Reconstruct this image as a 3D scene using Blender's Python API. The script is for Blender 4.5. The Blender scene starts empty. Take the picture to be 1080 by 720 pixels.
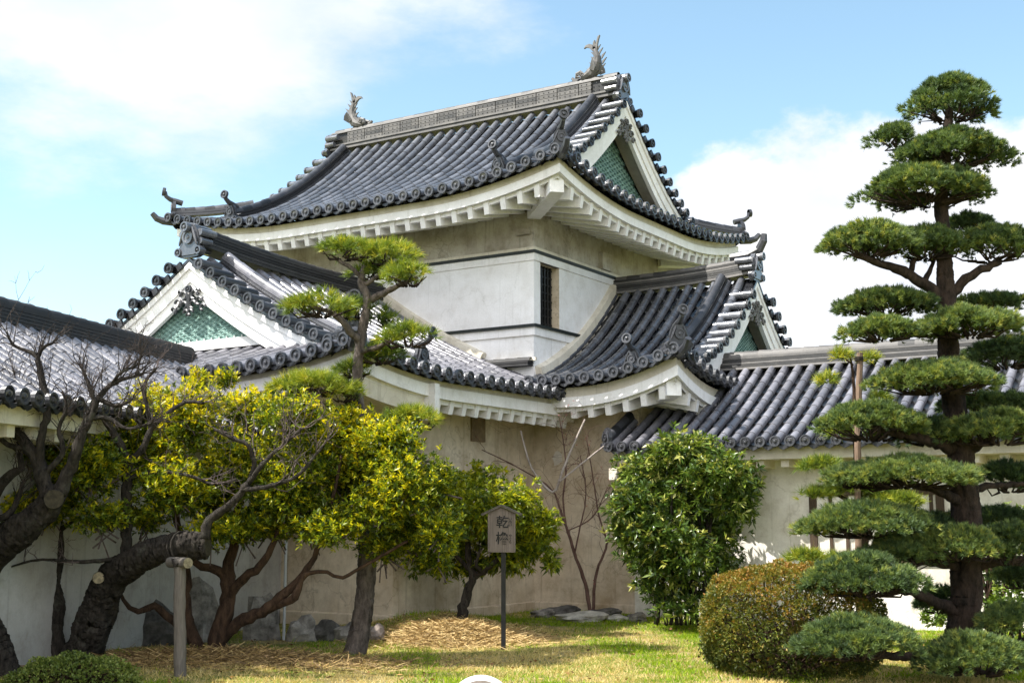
import bpy, math, random
import numpy as np
from math import sin, cos, pi, radians, sqrt, atan2, ceil, exp
from mathutils import Vector, Matrix, noise

random.seed(7)
RNG = np.random.default_rng(11)
SC = bpy.context.scene
COL = SC.collection
V = Vector

# ------------------------------------------------------------------ camera
AZ, PITCH = radians(32.3), radians(8.0)
CAM = V((12.47, -20.51, 1.7))
cam_d = bpy.data.cameras.new('camera')
cam_d.sensor_width = 36
cam_d.lens = 1343.0 / 1080 * 36
cam_d.clip_end = 5000
cam_o = bpy.data.objects.new('camera', cam_d)
cam_o.location = CAM
cam_o.rotation_euler = (pi / 2 + PITCH, 0, AZ)
COL.objects.link(cam_o)
SC.camera = cam_o

# ------------------------------------------------------------------ light
SUN_AZ, SUN_EL = radians(41), radians(55)
TO_SUN = V((-sin(SUN_AZ) * cos(SUN_EL), -cos(SUN_AZ) * cos(SUN_EL), sin(SUN_EL)))
sun_d = bpy.data.lights.new('sun', 'SUN')
sun_d.energy = 4.5
sun_d.angle = radians(0.53)
sun_d.color = (1.0, 0.955, 0.88)
sun_o = bpy.data.objects.new('sun', sun_d)
sun_o.rotation_euler = TO_SUN.to_track_quat('Z', 'Y').to_euler()
sun_o.location = (-20, -20, 30)
COL.objects.link(sun_o)

SC.view_settings.view_transform = 'Standard'
SC.view_settings.look = 'None'
SC.view_settings.gamma = 1
SC.view_settings.use_curve_mapping = False
SC.view_settings.exposure = 1.32
SC.cycles.max_bounces = 8
SC.cycles.transparent_max_bounces = 4

w = bpy.data.worlds.new('World')
SC.world = w
w.use_nodes = True
nt = w.node_tree
nt.nodes.clear()
def WN(t, **k):
    n = nt.nodes.new(t)
    for a, b in k.items(): setattr(n, a, b)
    return n
sky = WN('ShaderNodeTexSky', sky_type='NISHITA', sun_disc=False, sun_elevation=SUN_EL,
         sun_rotation=atan2(TO_SUN.x, TO_SUN.y), air_density=1.0, dust_density=0.15, ozone_density=1.8)
bg = WN('ShaderNodeBackground'); bg.inputs[1].default_value = 0.15
out = WN('ShaderNodeOutputWorld')
tc = WN('ShaderNodeTexCoord')
# clouds: noise over the direction of view of the sky, flattened like a cloud deck
def vmath(op, a, b=None):
    n = WN('ShaderNodeVectorMath', operation=op)
    nt.links.new(a, n.inputs[0])
    if b is not None:
        if isinstance(b, tuple): n.inputs[1].default_value = b
        else: nt.links.new(b, n.inputs[1])
    return n.outputs[0]
def fmath(op, a, b=None, c=None, clamp=False):
    n = WN('ShaderNodeMath', operation=op); n.use_clamp = clamp
    for i, x in enumerate((a, b, c)):
        if x is None: continue
        if isinstance(x, (int, float)): n.inputs[i].default_value = x
        else: nt.links.new(x, n.inputs[i])
    return n.outputs[0]
dirn = tc.outputs['Generated']
def cloud_bank(centre, size, scale, seed, lo, hi, detail=9, rough=0.6, stretch=(1, 1, 1.6), amp=1.5):
    # one bank of cloud: a soft ellipsoid region of directions, torn up by noise
    d = vmath('SUBTRACT', dirn, tuple(centre))
    d = vmath('MULTIPLY', d, tuple(size))
    ln = WN('ShaderNodeVectorMath', operation='LENGTH'); nt.links.new(d, ln.inputs[0])
    no = WN('ShaderNodeTexNoise'); no.inputs['Scale'].default_value = scale
    no.inputs['Detail'].default_value = detail; no.inputs['Roughness'].default_value = rough
    v_ = vmath('MULTIPLY', dirn, stretch); v_ = vmath('ADD', v_, (seed, seed * 0.7, seed * 1.3))
    nt.links.new(v_, no.inputs['Vector'])
    m = fmath('SUBTRACT', 1.0, ln.outputs['Value'])
    m = fmath('MULTIPLY_ADD', no.outputs['Fac'], amp, m)
    mr = WN('ShaderNodeMapRange', interpolation_type='SMOOTHSTEP')
    mr.inputs['From Min'].default_value = lo; mr.inputs['From Max'].default_value = hi
    nt.links.new(m, mr.inputs['Value'])
    return mr.outputs['Result']
def pxdir(u, v):
    F = V((-sin(AZ), cos(AZ), 0)); R = V((cos(AZ), sin(AZ), 0)); U = V((0, 0, 1))
    Fc = F * cos(PITCH) + U * sin(PITCH); Uc = -F * sin(PITCH) + U * cos(PITCH)
    return (Fc + R * ((u - 540) / 1343.0) + Uc * ((360 - v) / 1343.0))
c1 = fmath('MULTIPLY', cloud_bank(pxdir(120, 0).normalized(), (2.9, 2.9, 7.0), 5.0, 3.1, 0.86, 1.42, stretch=(1, 1, 2.4)), .85)
c2 = cloud_bank(pxdir(930, 315).normalized(), (2.9, 2.9, 5.6), 7.0, 8.3, 0.76, 0.92, rough=0.58, stretch=(1, 1, 1.5), amp=1.1)
c3 = cloud_bank(pxdir(300, 330).normalized(), (2.2, 2.2, 6.0), 4.0, 1.7, 0.9, 1.9, stretch=(1, 1, 2.5))
fill_cloud = cloud_bank(V((0.36, -0.80, 0.46)), (0.85, 0.85, 1.5), 4.0, 5.5, 0.8, 1.2)
cm = fmath('MAXIMUM', c1, c2); cm = fmath('MAXIMUM', cm, fmath('MULTIPLY', c3, 0.08)); cm = fmath('MAXIMUM', cm, 0.0)
no2 = WN('ShaderNodeTexNoise'); no2.inputs['Scale'].default_value = 9; no2.inputs['Detail'].default_value = 6
nt.links.new(vmath('MULTIPLY', dirn, (1, 1, 1.8)), no2.inputs['Vector'])
ramp = WN('ShaderNodeValToRGB')
ramp.color_ramp.elements[0].position = 0.3; ramp.color_ramp.elements[0].color = (2.55, 2.7, 3.0, 1)
ramp.color_ramp.elements[1].position = 0.62; ramp.color_ramp.elements[1].color = (3.2, 3.2, 3.25, 1)
nt.links.new(no2.outputs['Fac'], ramp.inputs['Fac'])
hs = WN('ShaderNodeHueSaturation'); hs.inputs['Saturation'].default_value = 0.90; hs.inputs['Value'].default_value = 0.68
hs.inputs['Hue'].default_value = 0.480
nt.links.new(sky.outputs[0], hs.inputs['Color'])
mixc = WN('ShaderNodeMix', data_type='RGBA')
nt.links.new(cm, mixc.inputs['Factor'])
nt.links.new(hs.outputs[0], mixc.inputs['A'])
nt.links.new(ramp.outputs[0], mixc.inputs['B'])
mixd = WN('ShaderNodeMix', data_type='RGBA')     # unseen bright cloud, added behind the camera to fill the shaded walls
nt.links.new(fill_cloud, mixd.inputs['Factor'])
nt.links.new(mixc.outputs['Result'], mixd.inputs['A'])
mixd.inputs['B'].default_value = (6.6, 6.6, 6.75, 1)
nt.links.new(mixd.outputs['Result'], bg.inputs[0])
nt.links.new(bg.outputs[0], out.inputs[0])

# ------------------------------------------------------------------ helpers
_F = V((-sin(AZ), cos(AZ), 0)); _R = V((cos(AZ), sin(AZ), 0))
def at(u, v, D):
    """point seen at photo pixel (u, v) at ground distance D from the camera station"""
    r = pxdir(u, v)
    return CAM + r * (D / r.dot(_F))

def tag(o, label=None, cat=None, group=None, kind=None):
    if label: o['label'] = label
    if cat: o['category'] = cat
    if group: o['group'] = group
    if kind: o['kind'] = kind
    return o

def thing(name, label, cat, loc, group=None):
    o = bpy.data.objects.new(name, None)
    o.empty_display_size = 0.3
    o.location = loc
    COL.objects.link(o)
    o['_loc'] = list(loc)
    return tag(o, label, cat, group)

def link(name, me, parent=None):
    o = bpy.data.objects.new(name, me)
    COL.objects.link(o)
    if parent is not None:
        o.parent = parent
        if parent.type == 'EMPTY':
            o.matrix_parent_inverse = Matrix.Translation(-V(parent.location))
    return o

class MB:
    def __init__(s): s.v = []; s.f = []; s.t = []; s.tint = 0.5; s.sm = []
    def vert(s, p): s.v.append((p[0], p[1], p[2])); return len(s.v) - 1
    def face(s, idx, t=None): s.f.append(tuple(idx)); s.t.append(s.tint if t is None else t)
    def quad(s, a, b, c, d, t=None):
        i = len(s.v)
        for p in (a, b, c, d): s.v.append((p[0], p[1], p[2]))
        s.f.append((i, i + 1, i + 2, i + 3)); s.t.append(s.tint if t is None else t)
    def box(s, c, size, ax=None, t=None):
        """box by centre, full size and optional 3 axes"""
        if ax is None: ax = (V((1, 0, 0)), V((0, 1, 0)), V((0, 0, 1)))
        h = [ax[k] * (size[k] / 2) for k in range(3)]
        c = V(c); i = len(s.v)
        for sz in (-1, 1):
            for sx, sy in ((-1, -1), (1, -1), (1, 1), (-1, 1)):
                s.vert(c + h[0] * sx + h[1] * sy + h[2] * sz)
        for q in ((3, 2, 1, 0), (4, 5, 6, 7), (0, 1, 5, 4), (1, 2, 6, 5), (2, 3, 7, 6), (3, 0, 4, 7)):
            s.face([i + k for k in q], t)
    def box2(s, lo, hi, t=None):
        s.box(((lo[0] + hi[0]) / 2, (lo[1] + hi[1]) / 2, (lo[2] + hi[2]) / 2),
              (hi[0] - lo[0], hi[1] - lo[1], hi[2] - lo[2]), None, t)
    def prism(s, poly, ex, t=None):
        """closed polygon (list of points) extruded by vector ex"""
        n = len(poly); i = len(s.v); ex = V(ex)
        for p in poly: s.vert(p)
        for p in poly: s.vert(V(p) + ex)
        s.face(list(range(i + n - 1, i - 1, -1)), t); s.face(list(range(i + n, i + 2 * n)), t)
        for k in range(n): s.face((i + k, i + (k + 1) % n, i + n + (k + 1) % n, i + n + k), t)
    def tube(s, pts, rad, n=8, jit=0.0, caps=True, t=None, flat=1.0, rough=0.0):
        pts = [V(p) for p in pts]
        m = len(pts)
        if m < 2: return
        if not hasattr(rad, '__len__'): rad = [rad] * m
        T0 = (pts[1] - pts[0]).normalized()
        ref = V((0, 0, 1)) if abs(T0.z) < 0.9 else V((1, 0, 0))
        S = T0.cross(ref).normalized()
        base = len(s.v)
        for k in range(m):
            T = (pts[min(k + 1, m - 1)] - pts[max(k - 1, 0)]).normalized()
            S = (S - T * S.dot(T))
            S = S.normalized() if S.length > 1e-6 else T.orthogonal().normalized()
            N = T.cross(S)
            for j in range(n):
                a = 2 * pi * j / n
                r = rad[k] * (1 + jit * random.uniform(-1, 1))
                q = pts[k] + S * (cos(a) * r) + N * (sin(a) * r * flat)
                if rough:
                    g = noise.noise(q * 5) * .55 + abs(noise.noise(V((q.x * 24, q.y * 24, q.z * 9)))) * -.8 + abs(noise.noise(q * 45)) * -.4 + .3
                    q = q + (q - pts[k]) * (rough * g)
                s.vert(q)
        for k in range(m - 1):
            for j in range(n):
                a = base + k * n + j; b = base + k * n + (j + 1) % n
                s.face((a, b, b + n, a + n), t)
        if caps:
            s.face([base + j for j in range(n)][::-1], t)
            s.face([base + (m - 1) * n + j for j in range(n)], t)
    def sweep(s, prof, pts, up=V((0, 0, 1)), t=None, caps=True):
        """closed profile [(side, up)] swept along pts, side = tangent x up kept level"""
        pts = [V(p) for p in pts]; m = len(pts); n = len(prof); base = len(s.v)
        for k in range(m):
            T = (pts[min(k + 1, m - 1)] - pts[max(k - 1, 0)]).normalized()
            S = T.cross(up).normalized(); U = S.cross(T).normalized()
            for a, b in prof: s.vert(pts[k] + S * a + U * b)
        for k in range(m - 1):
            for j in range(n):
                a = base + k * n + j; b = base + k * n + (j + 1) % n
                s.face((a, b, b + n, a + n), t)
        if caps:
            s.face([base + j for j in range(n)][::-1], t); s.face([base + (m - 1) * n + j for j in range(n)], t)
    def disc(s, c, D, r, thick=0.03, n=14, t=None, up=V((0, 0, 1))):
        """round end tile: rim, recessed face and boss, facing D"""
        c = V(c); D = V(D).normalized()
        S = D.cross(up).normalized(); U = S.cross(D)
        rings = [(r, -thick), (r, thick), (r * .72, thick), (r * .66, thick * .2), (r * .34, thick * .2), (r * .25, thick * 1.1), (0.001, thick * 1.3)]
        base = len(s.v)
        for rr, dd in rings:
            for j in range(n):
                a = 2 * pi * j / n
                s.vert(c + D * dd + S * (cos(a) * rr) + U * (sin(a) * rr))
        for k in range(len(rings) - 1):
            for j in range(n):
                a = base + k * n + j; b = base + k * n + (j + 1) % n
                s.face((a, b, b + n, a + n), t)
    def build(s, name, mat, parent=None, smooth=False):
        me = bpy.data.meshes.new(name)
        me.from_pydata(s.v, [], s.f)
        at_ = me.attributes.new('tint', 'FLOAT', 'FACE')
        at_.data.foreach_set('value', np.array(s.t, dtype=np.float32))
        me.materials.append(mat)
        if smooth or mat.name.endswith('bark'):
            me.polygons.foreach_set('use_smooth', np.ones(len(me.polygons), dtype=bool))
        elif s.sm:
            fl = np.zeros(len(me.polygons), dtype=bool); fl[s.sm] = True
            me.polygons.foreach_set('use_smooth', fl)
        me.update()
        return link(name, me, parent)

def np_mesh(name, verts, faces, tint, mat, parent=None):
    """verts (N,3), faces (M,k) constant k, tint (M,)"""
    me = bpy.data.meshes.new(name)
    verts = np.asarray(verts, dtype=np.float32); faces = np.asarray(faces, dtype=np.int32)
    M, k = faces.shape
    me.vertices.add(len(verts)); me.vertices.foreach_set('co', verts.ravel())
    me.loops.add(M * k); me.loops.foreach_set('vertex_index', faces.ravel())
    me.polygons.add(M)
    me.polygons.foreach_set('loop_start', np.arange(0, M * k, k, dtype=np.int32))
    me.polygons.foreach_set('loop_total', np.full(M, k, dtype=np.int32))
    a = me.attributes.new('tint', 'FLOAT', 'FACE')
    a.data.foreach_set('value', np.asarray(tint, dtype=np.float32))
    me.update(calc_edges=True); me.validate()
    me.materials.append(mat)
    return link(name, me, parent)

# ------------------------------------------------------------------ materials
def new_mat(name):
    m = bpy.data.materials.new(name); m.use_nodes = True
    n = m.node_tree.nodes; n.clear()
    o = n.new('ShaderNodeOutputMaterial'); b = n.new('ShaderNodeBsdfPrincipled')
    m.node_tree.links.new(b.outputs[0], o.inputs[0])
    return m, m.node_tree, b, o

def tex_noise(t, scale, detail=6, rough=0.6, vec=None, stretch=None):
    n = t.nodes.new('ShaderNodeTexNoise')
    n.inputs['Scale'].default_value = scale; n.inputs['Detail'].default_value = detail; n.inputs['Roughness'].default_value = rough
    g = t.nodes.new('ShaderNodeNewGeometry')
    src = g.outputs['Position']
    if stretch:
        mm = t.nodes.new('ShaderNodeVectorMath'); mm.operation = 'MULTIPLY'; mm.inputs[1].default_value = stretch
        t.links.new(src, mm.inputs[0]); src = mm.outputs[0]
    t.links.new(src, n.inputs['Vector'])
    return n.outputs['Fac']
def ramp_(t, fac, stops, interp='LINEAR'):
    r = t.nodes.new('ShaderNodeValToRGB'); r.color_ramp.interpolation = interp
    els = r.color_ramp.elements
    while len(els) < len(stops): els.new(0.5)
    for e, (p, c) in zip(els, stops): e.position = p; e.color = (c[0], c[1], c[2], 1)
    t.links.new(fac, r.inputs['Fac']); return r.outputs['Color']
def mix_(t, fac, a, b, blend='MIX'):
    m = t.nodes.new('ShaderNodeMix'); m.data_type = 'RGBA'; m.blend_type = blend
    for s_, x in (('Factor', fac), ('A', a), ('B', b)):
        if isinstance(x, (int, float)): m.inputs[s_].default_value = x
        elif isinstance(x, tuple): m.inputs[s_].default_value = (x[0], x[1], x[2], 1)
        else: t.links.new(x, m.inputs[s_])
    return m.outputs['Result']
def math_(t, op, a, b=0.0):
    m = t.nodes.new('ShaderNodeMath'); m.operation = op
    for i, x in enumerate((a, b)):
        if isinstance(x, (int, float)): m.inputs[i].default_value = x
        else: t.links.new(x, m.inputs[i])
    return m.outputs[0]
def attr_(t):
    a = t.nodes.new('ShaderNodeAttribute'); a.attribute_name = 'tint'; return a.outputs['Fac']
def bump_(t, b, h, strength, dist=0.02):
    n = t.nodes.new('ShaderNodeBump'); n.inputs['Strength'].default_value = strength; n.inputs['Distance'].default_value = dist
    t.links.new(h, n.inputs['Height']); t.links.new(n.outputs[0], b.inputs['Normal'])

def tile_material(name, dark, light, rough=0.38, spec=0.6, lichen=0.15):
    m, t, b, o = new_mat(name)
    c = ramp_(t, attr_(t), [(0, dark), (.28, tuple(x * 2.2 for x in dark)), (.36, tuple(x * .55 for x in light)), (1, light)])
    n1 = tex_noise(t, 5.0, 8, 0.7)
    c = mix_(t, 0.75, c, ramp_(t, n1, [(0.3, (0.5, 0.5, 0.53)), (0.7, (1.45, 1.42, 1.38))]), 'MULTIPLY')
    n2 = tex_noise(t, 24, 5, 0.7)
    f = ramp_(t, n2, [(0.60, (0, 0, 0)), (0.72, (1, 1, 1))])
    c = mix_(t, math_(t, 'MULTIPLY', f, lichen), c, (0.34, 0.33, 0.30))
    t.links.new(c, b.inputs['Base Color'])
    r = ramp_(t, n1, [(0.3, (rough - .10,) * 3), (0.7, (rough + .16,) * 3)])
    t.links.new(r, b.inputs['Roughness'])
    b.inputs['Specular IOR Level'].default_value = spec
    bump_(t, b, tex_noise(t, 60, 3), 0.15, 0.01)
    return m

def plaster_material(name, base, stain, amount, streak=(2.6, 2.6, .9), rough=0.85, grime=0.0):
    m, t, b, o = new_mat(name)
    n1 = tex_noise(t, 1.1, 7, 0.62)
    n2 = tex_noise(t, 1.0, 6, 0.65, stretch=streak)
    f = math_(t, 'MULTIPLY', ramp_(t, n1, [(0.38, (0, 0, 0)), (0.72, (1, 1, 1))]), amount)
    c = mix_(t, f, base, stain)
    f2 = math_(t, 'MULTIPLY', ramp_(t, n2, [(0.50, (0, 0, 0)), (0.75, (1, 1, 1))]), amount * 0.45)
    c = mix_(t, f2, c, tuple(x * 0.72 for x in stain))
    nb = tex_noise(t, 3.4, 8, 0.72)
    c = mix_(t, min(1, amount * .9), c, ramp_(t, nb, [(0.34, (0.70, 0.66, 0.60)), (0.5, (1, 1, 1)), (0.70, (1.16, 1.15, 1.14))]), 'MULTIPLY')
    vo = t.nodes.new('ShaderNodeTexVoronoi'); vo.feature = 'DISTANCE_TO_EDGE'; vo.inputs['Scale'].default_value = .55; vo.inputs['Randomness'].default_value = 1
    gg = t.nodes.new('ShaderNodeNewGeometry'); wv = t.nodes.new('ShaderNodeVectorMath'); wv.operation = 'MULTIPLY_ADD'
    nz = t.nodes.new('ShaderNodeTexNoise'); nz.inputs['Scale'].default_value = 2.2; nz.inputs['Detail'].default_value = 5; t.links.new(gg.outputs['Position'], nz.inputs['Vector'])
    t.links.new(nz.outputs['Color'], wv.inputs[0]); wv.inputs[1].default_value = (1.1, 1.1, 1.1); t.links.new(gg.outputs['Position'], wv.inputs[2]); t.links.new(wv.outputs[0], vo.inputs['Vector'])
    c = mix_(t, math_(t, 'MULTIPLY', ramp_(t, vo.outputs['Distance'], [(0.0, (1, 1, 1)), (0.010, (0, 0, 0))]), amount * .45), c, tuple(x * 0.5 for x in stain))
    n3 = tex_noise(t, 38, 4, 0.7)
    c = mix_(t, 0.25, c, ramp_(t, n3, [(0.35, (0.8, 0.8, 0.8)), (0.65, (1.12, 1.12, 1.12))]), 'MULTIPLY')
    nd = tex_noise(t, 1.0, 5, 0.6, stretch=(11, 11, .45))
    c = mix_(t, math_(t, 'MULTIPLY', ramp_(t, nd, [(0.58, (0, 0, 0)), (0.70, (1, 1, 1))]), .16 + amount * .22), c, tuple(x * .6 for x in stain))
    if grime:
        n4 = tex_noise(t, 13, 5, 0.75)
        c = mix_(t, math_(t, 'MULTIPLY', ramp_(t, n4, [(0.62, (0, 0, 0)), (0.70, (1, 1, 1))]), grime), c, (0.09, 0.075, 0.055))
    t.links.new(c, b.inputs['Base Color'])
    b.inputs['Roughness'].default_value = rough
    b.inputs['Specular IOR Level'].default_value = 0.25
    bump_(t, b, tex_noise(t, 22, 6, 0.65), 0.25, 0.015)
    return m

def plain_material(name, base, rough=0.7, var=0.3, scale=12, spec=0.3, stretch=None, bump=0.2):
    m, t, b, o = new_mat(name)
    n = tex_noise(t, scale, 6, 0.65, stretch=stretch)
    c = mix_(t, 1.0, base, ramp_(t, n, [(0.3, (1 - var,) * 3), (0.7, (1 + var,) * 3)]), 'MULTIPLY')
    t.links.new(c, b.inputs['Base Color']); b.inputs['Roughness'].default_value = rough
    b.inputs['Specular IOR Level'].default_value = spec
    if bump: bump_(t, b, n, bump, 0.02)
    return m

def leaf_material(name, stops, rough=0.45, trans=0.35, spec=0.4):
    m, t, b, o = new_mat(name)
    c = ramp_(t, attr_(t), stops)
    t.links.new(c, b.inputs['Base Color']); b.inputs['Roughness'].default_value = rough
    b.inputs['Specular IOR Level'].default_value = spec
    tr = t.nodes.new('ShaderNodeBsdfTranslucent')
    c2 = mix_(t, 1.0, c, (1.25, 1.2, 0.6), 'MULTIPLY')
    t.links.new(c2, tr.inputs['Color'])
    mx = t.nodes.new('ShaderNodeMixShader'); mx.inputs[0].default_value = trans
    t.links.new(b.outputs[0], mx.inputs[1]); t.links.new(tr.outputs[0], mx.inputs[2]); t.links.new(mx.outputs[0], o.inputs[0])
    return m

def bark_material(name, dark, light, scale=9, stretch=(1, 1, .35), lichen=None):
    m, t, b, o = new_mat(name)
    n = tex_noise(t, scale, 9, 0.75, stretch=stretch)
    c = ramp_(t, n, [(0.36, dark), (0.62, light)])
    if lichen:
        n2 = tex_noise(t, 6, 6, 0.7)
        c = mix_(t, math_(t, 'MULTIPLY', ramp_(t, n2, [(0.55, (0, 0, 0)), (0.66, (1, 1, 1))]), 0.7), c, lichen)
    t.links.new(c, b.inputs['Base Color']); b.inputs['Roughness'].default_value = 0.9
    b.inputs['Specular IOR Level'].default_value = 0.2
    bump_(t, b, n, 1.0, 0.06)
    return m

M = {}
M['tile'] = tile_material('roof_tile', (0.005, 0.0055, 0.007), (0.120, 0.126, 0.144), rough=.20, spec=.9)
M['tile_grey'] = tile_material('roof_tile_grey', (0.014, 0.015, 0.018), (0.175, 0.175, 0.20), rough=.32, spec=.8, lichen=.45)
M['tile_dark'] = tile_material('roof_tile_dark', (0.006, 0.0065, 0.008), (0.055, 0.058, 0.068), rough=.38, spec=.5, lichen=.08)
M['ridge'] = tile_material('ridge_tile', (0.02, 0.02, 0.02), (0.135, 0.13, 0.125), rough=.55, spec=.4, lichen=.22)
M['ridge_dark'] = tile_material('ridge_tile_dark', (0.010, 0.010, 0.011), (0.035, 0.035, 0.036), rough=.55, spec=.3, lichen=.12)
M['white'] = plaster_material('white_plaster', (0.82, 0.81, 0.82), (0.52, 0.49, 0.44), .35, grime=.1)
M['eave'] = plaster_material('eave_plaster', (0.77, 0.76, 0.77), (0.46, 0.43, 0.38), .35, streak=(2, 2, 2), grime=.15)
M['cream'] = plaster_material('cream_plaster', (0.66, 0.62, 0.53), (0.36, 0.30, 0.22), .5, grime=.2)
M['tan'] = plaster_material('stained_plaster', (0.72, 0.635, 0.515), (0.38, 0.285, 0.175), .85, grime=.25)
M['grime_shade'] = plaster_material('grime_shade_plaster', (0.46, 0.43, 0.375), (0.21, 0.18, 0.135), .9, grime=.35)
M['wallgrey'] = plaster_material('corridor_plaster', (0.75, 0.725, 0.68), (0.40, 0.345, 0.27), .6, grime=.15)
M['wallshade'] = plaster_material('shade_toned_plaster', (0.46, 0.45, 0.43), (0.27, 0.25, 0.22), .6, grime=.2)  # tree shade over the left corridor wall put into a darker plaster colour
M['black'] = plain_material('black_trim', (0.018, 0.022, 0.020), .5)
M['wood_dark'] = plain_material('dark_wood', (0.055, 0.036, 0.022), .7, .4, 9, stretch=(6, 6, .6))
M['wood_grey'] = plain_material('weathered_wood', (0.12, 0.105, 0.09), .85, .35, 8, stretch=(9, 9, .5))
M['board'] = plain_material('sign_board', (0.165, 0.135, 0.115), .8, .35, 5, stretch=(14, 14, .4))
M['verdigris'] = None
def verdigris():
    m, t, b, o = new_mat('green_panel')
    c = ramp_(t, attr_(t), [(0, (0.03, 0.075, 0.065)), (.5, (0.095, 0.195, 0.175)), (1, (0.27, 0.42, 0.375))])
    n = tex_noise(t, 14, 6, 0.7)
    c = mix_(t, .7, c, ramp_(t, n, [(.32, (.5, .55, .55)), (.7, (1.35, 1.3, 1.3))]), 'MULTIPLY')
    t.links.new(c, b.inputs['Base Color']); b.inputs['Roughness'].default_value = .7
    return m
M['verdigris'] = verdigris()
M['rock'] = plain_material('rock', (0.20, 0.185, 0.165), .9, .7, 7, bump=1.0)
M['rock_dark'] = plain_material('dark_rock', (0.085, 0.08, 0.074), .85, .7, 7, bump=1.0)
M['rock_pale'] = plain_material('pale_rock', (0.42, 0.40, 0.35), .85, .45, 6, bump=.8)
M['metal_black'] = plain_material('black_paint', (0.012, 0.012, 0.012), .4, .2)
M['pvc'] = plain_material('pale_pipe', (0.38, 0.39, 0.40), .4, .1)

# ------------------------------------------------------------------ ground
def gz(x, y):
    """height of the garden ground"""
    z = 0.04 * sin(x * 0.7 + 1) * cos(y * 0.5)
    z += 0.05 * exp(-((y + 0.2) / 2.6) ** 2) * (1 / (1 + exp(-max(-40, min(40, (x + 0.6) * 2.2)))))
    z += 0.30 * exp(-(((x - 0.75) / 1.25) ** 2 + ((y + 4.2) / 1.2) ** 2))
    z += 0.14 * exp(-(((x - 1.0) / 2.2) ** 2 + ((y + 9.2) / 1.5) ** 2))
    return z

def ground():
    mb = MB()
    def axis(c, span, n):
        k = np.linspace(-1, 1, n); return c + np.sign(k) * (np.abs(k) ** 3.2) * span
    xs = axis(4, 600, 141); ys = axis(-6, 600, 141)
    for y in ys:
        for x in xs: mb.vert((x, y, gz(x, y)))
    n = len(xs)
    for j in range(len(ys) - 1):
        for i in range(n - 1):
            a = j * n + i; mb.face((a, a + 1, a + n + 1, a + n))
    m, t, b, o = new_mat('lawn')
    n1 = tex_noise(t, 0.9, 6, 0.6); n2 = tex_noise(t, 7, 8, 0.75); n3 = tex_noise(t, 60, 4, 0.7)
    s = math_(t, 'ADD', math_(t, 'MULTIPLY', n1, 0.65), math_(t, 'MULTIPLY', n2, 0.35))
    c = ramp_(t, s, [(0.36, (0.10, 0.155, 0.02)), (0.47, (0.19, 0.23, 0.04)), (0.55, (0.33, 0.28, 0.13)), (0.66, (0.44, 0.36, 0.19))])
    c = mix_(t, .8, c, ramp_(t, n3, [(.3, (.45, .42, .4)), (.7, (1.35, 1.35, 1.3))]), 'MULTIPLY')
    t.links.new(c, b.inputs['Base Color']); b.inputs['Roughness'].default_value = .95
    b.inputs['Specular IOR Level'].default_value = .1
    bump_(t, b, n3, .8, .04)
    o_ = mb.build('ground', m, None, True); tag(o_, kind='structure')
ground()

# ------------------------------------------------------------------ roofs
ROLL_R = 0.076
def arc_seg(mb, P0, P1, S, N, r0, r1, t, cap=True, n=9, a0=-0.35):
    base = len(mb.v)
    for P, r in ((P0, r0), (P1, r1)):
        for j in range(n):
            a = a0 + (pi - 2 * a0) * j / (n - 1)
            mb.vert(P + S * (cos(a) * r) + N * (sin(a) * r))
    for j in range(n - 1):
        mb.sm.append(len(mb.f)); mb.face((base + j, base + j + 1, base + n + j + 1, base + n + j), t)
    if cap:
        b2 = len(mb.v)
        for j in range(n): mb.v.append(mb.v[base + j])
        mb.face([b2 + j for j in range(n)], t)

def add_roll(mb, fn, d0, d1, S, r=ROLL_R, seg=0.31, lift=0.035):
    L = d1 - d0
    if L < 0.05: return
    k = max(1, int(round(L / seg))); st = L / k
    off = random.uniform(-.006, .006)
    for i in range(k):
        a = d0 + i * st; b = min(a + st * 1.06, d1)
        P0, P1 = fn(a), fn(b)
        T = (P1 - P0).normalized(); N = S.cross(T)
        if N.z < 0: N = -N
        h = N * (lift + off)
        arc_seg(mb, P0 + h, P1 + h, S, N, r * 1.07, r * 0.93, random.uniform(0.36, .82) if random.random() > .07 else 1)  # a few palest rolls: bright highlights put into the tile colour

def add_pan(mb, fnL, fnR, d0L, d1L, d0R, d1R, dip=0.055, seg=0.27):
    """stepped, dished pan tiles between two roll lines"""
    L = max(d1L - d0L, d1R - d0R)
    if L < 0.05: return
    k = max(1, int(round(L / seg)))
    for i in range(k):
        f0, f1 = i / k, (i + 1) / k
        t = random.uniform(0, .27)  # near-black pan tints: the shadow between the rolls is put into the colour
        A0, A1 = fnL(d0L + (d1L - d0L) * f0), fnL(d0L + (d1L - d0L) * f1)
        B0, B1 = fnR(d0R + (d1R - d0R) * f0), fnR(d0R + (d1R - d0R) * f1)
        Mi0 = (A0 + B0) / 2 - V((0, 0, dip)); Mi1 = (A1 + B1) / 2 - V((0, 0, dip))
        up = V((0, 0, .032)); dn = V((0, 0, -.015))
        mb.quad(A0 + up, Mi0 + up, Mi1 + dn, A1 + dn, t); mb.quad(Mi0 + up, B0 + up, B1 + dn, Mi1 + dn, t)
        mb.quad(A0 + up, A0 + dn * 3, Mi0 + dn * 3, Mi0 + up, t * .4); mb.quad(Mi0 + up, Mi0 + dn * 3, B0 + dn * 3, B0 + up, t * .4)

def eave_lip(mb, A, B, D):
    """hanging lip of the pan tile between two eave discs"""
    Mi = (A + B) / 2; w_ = (B - A); out_ = D * .03
    poly = []
    for k in range(7):
        f = k / 6; poly.append(A + w_ * f + V((0, 0, .0 - .05 * sin(pi * f))) + out_)
    for k in range(6, -1, -1):
        f = k / 6; poly.append(A + w_ * f + V((0, 0, -.03 - .075 * sin(pi * f) ** 2)) + out_)
    mb.prism(poly, D * .02, random.uniform(.05, .5))

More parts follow.
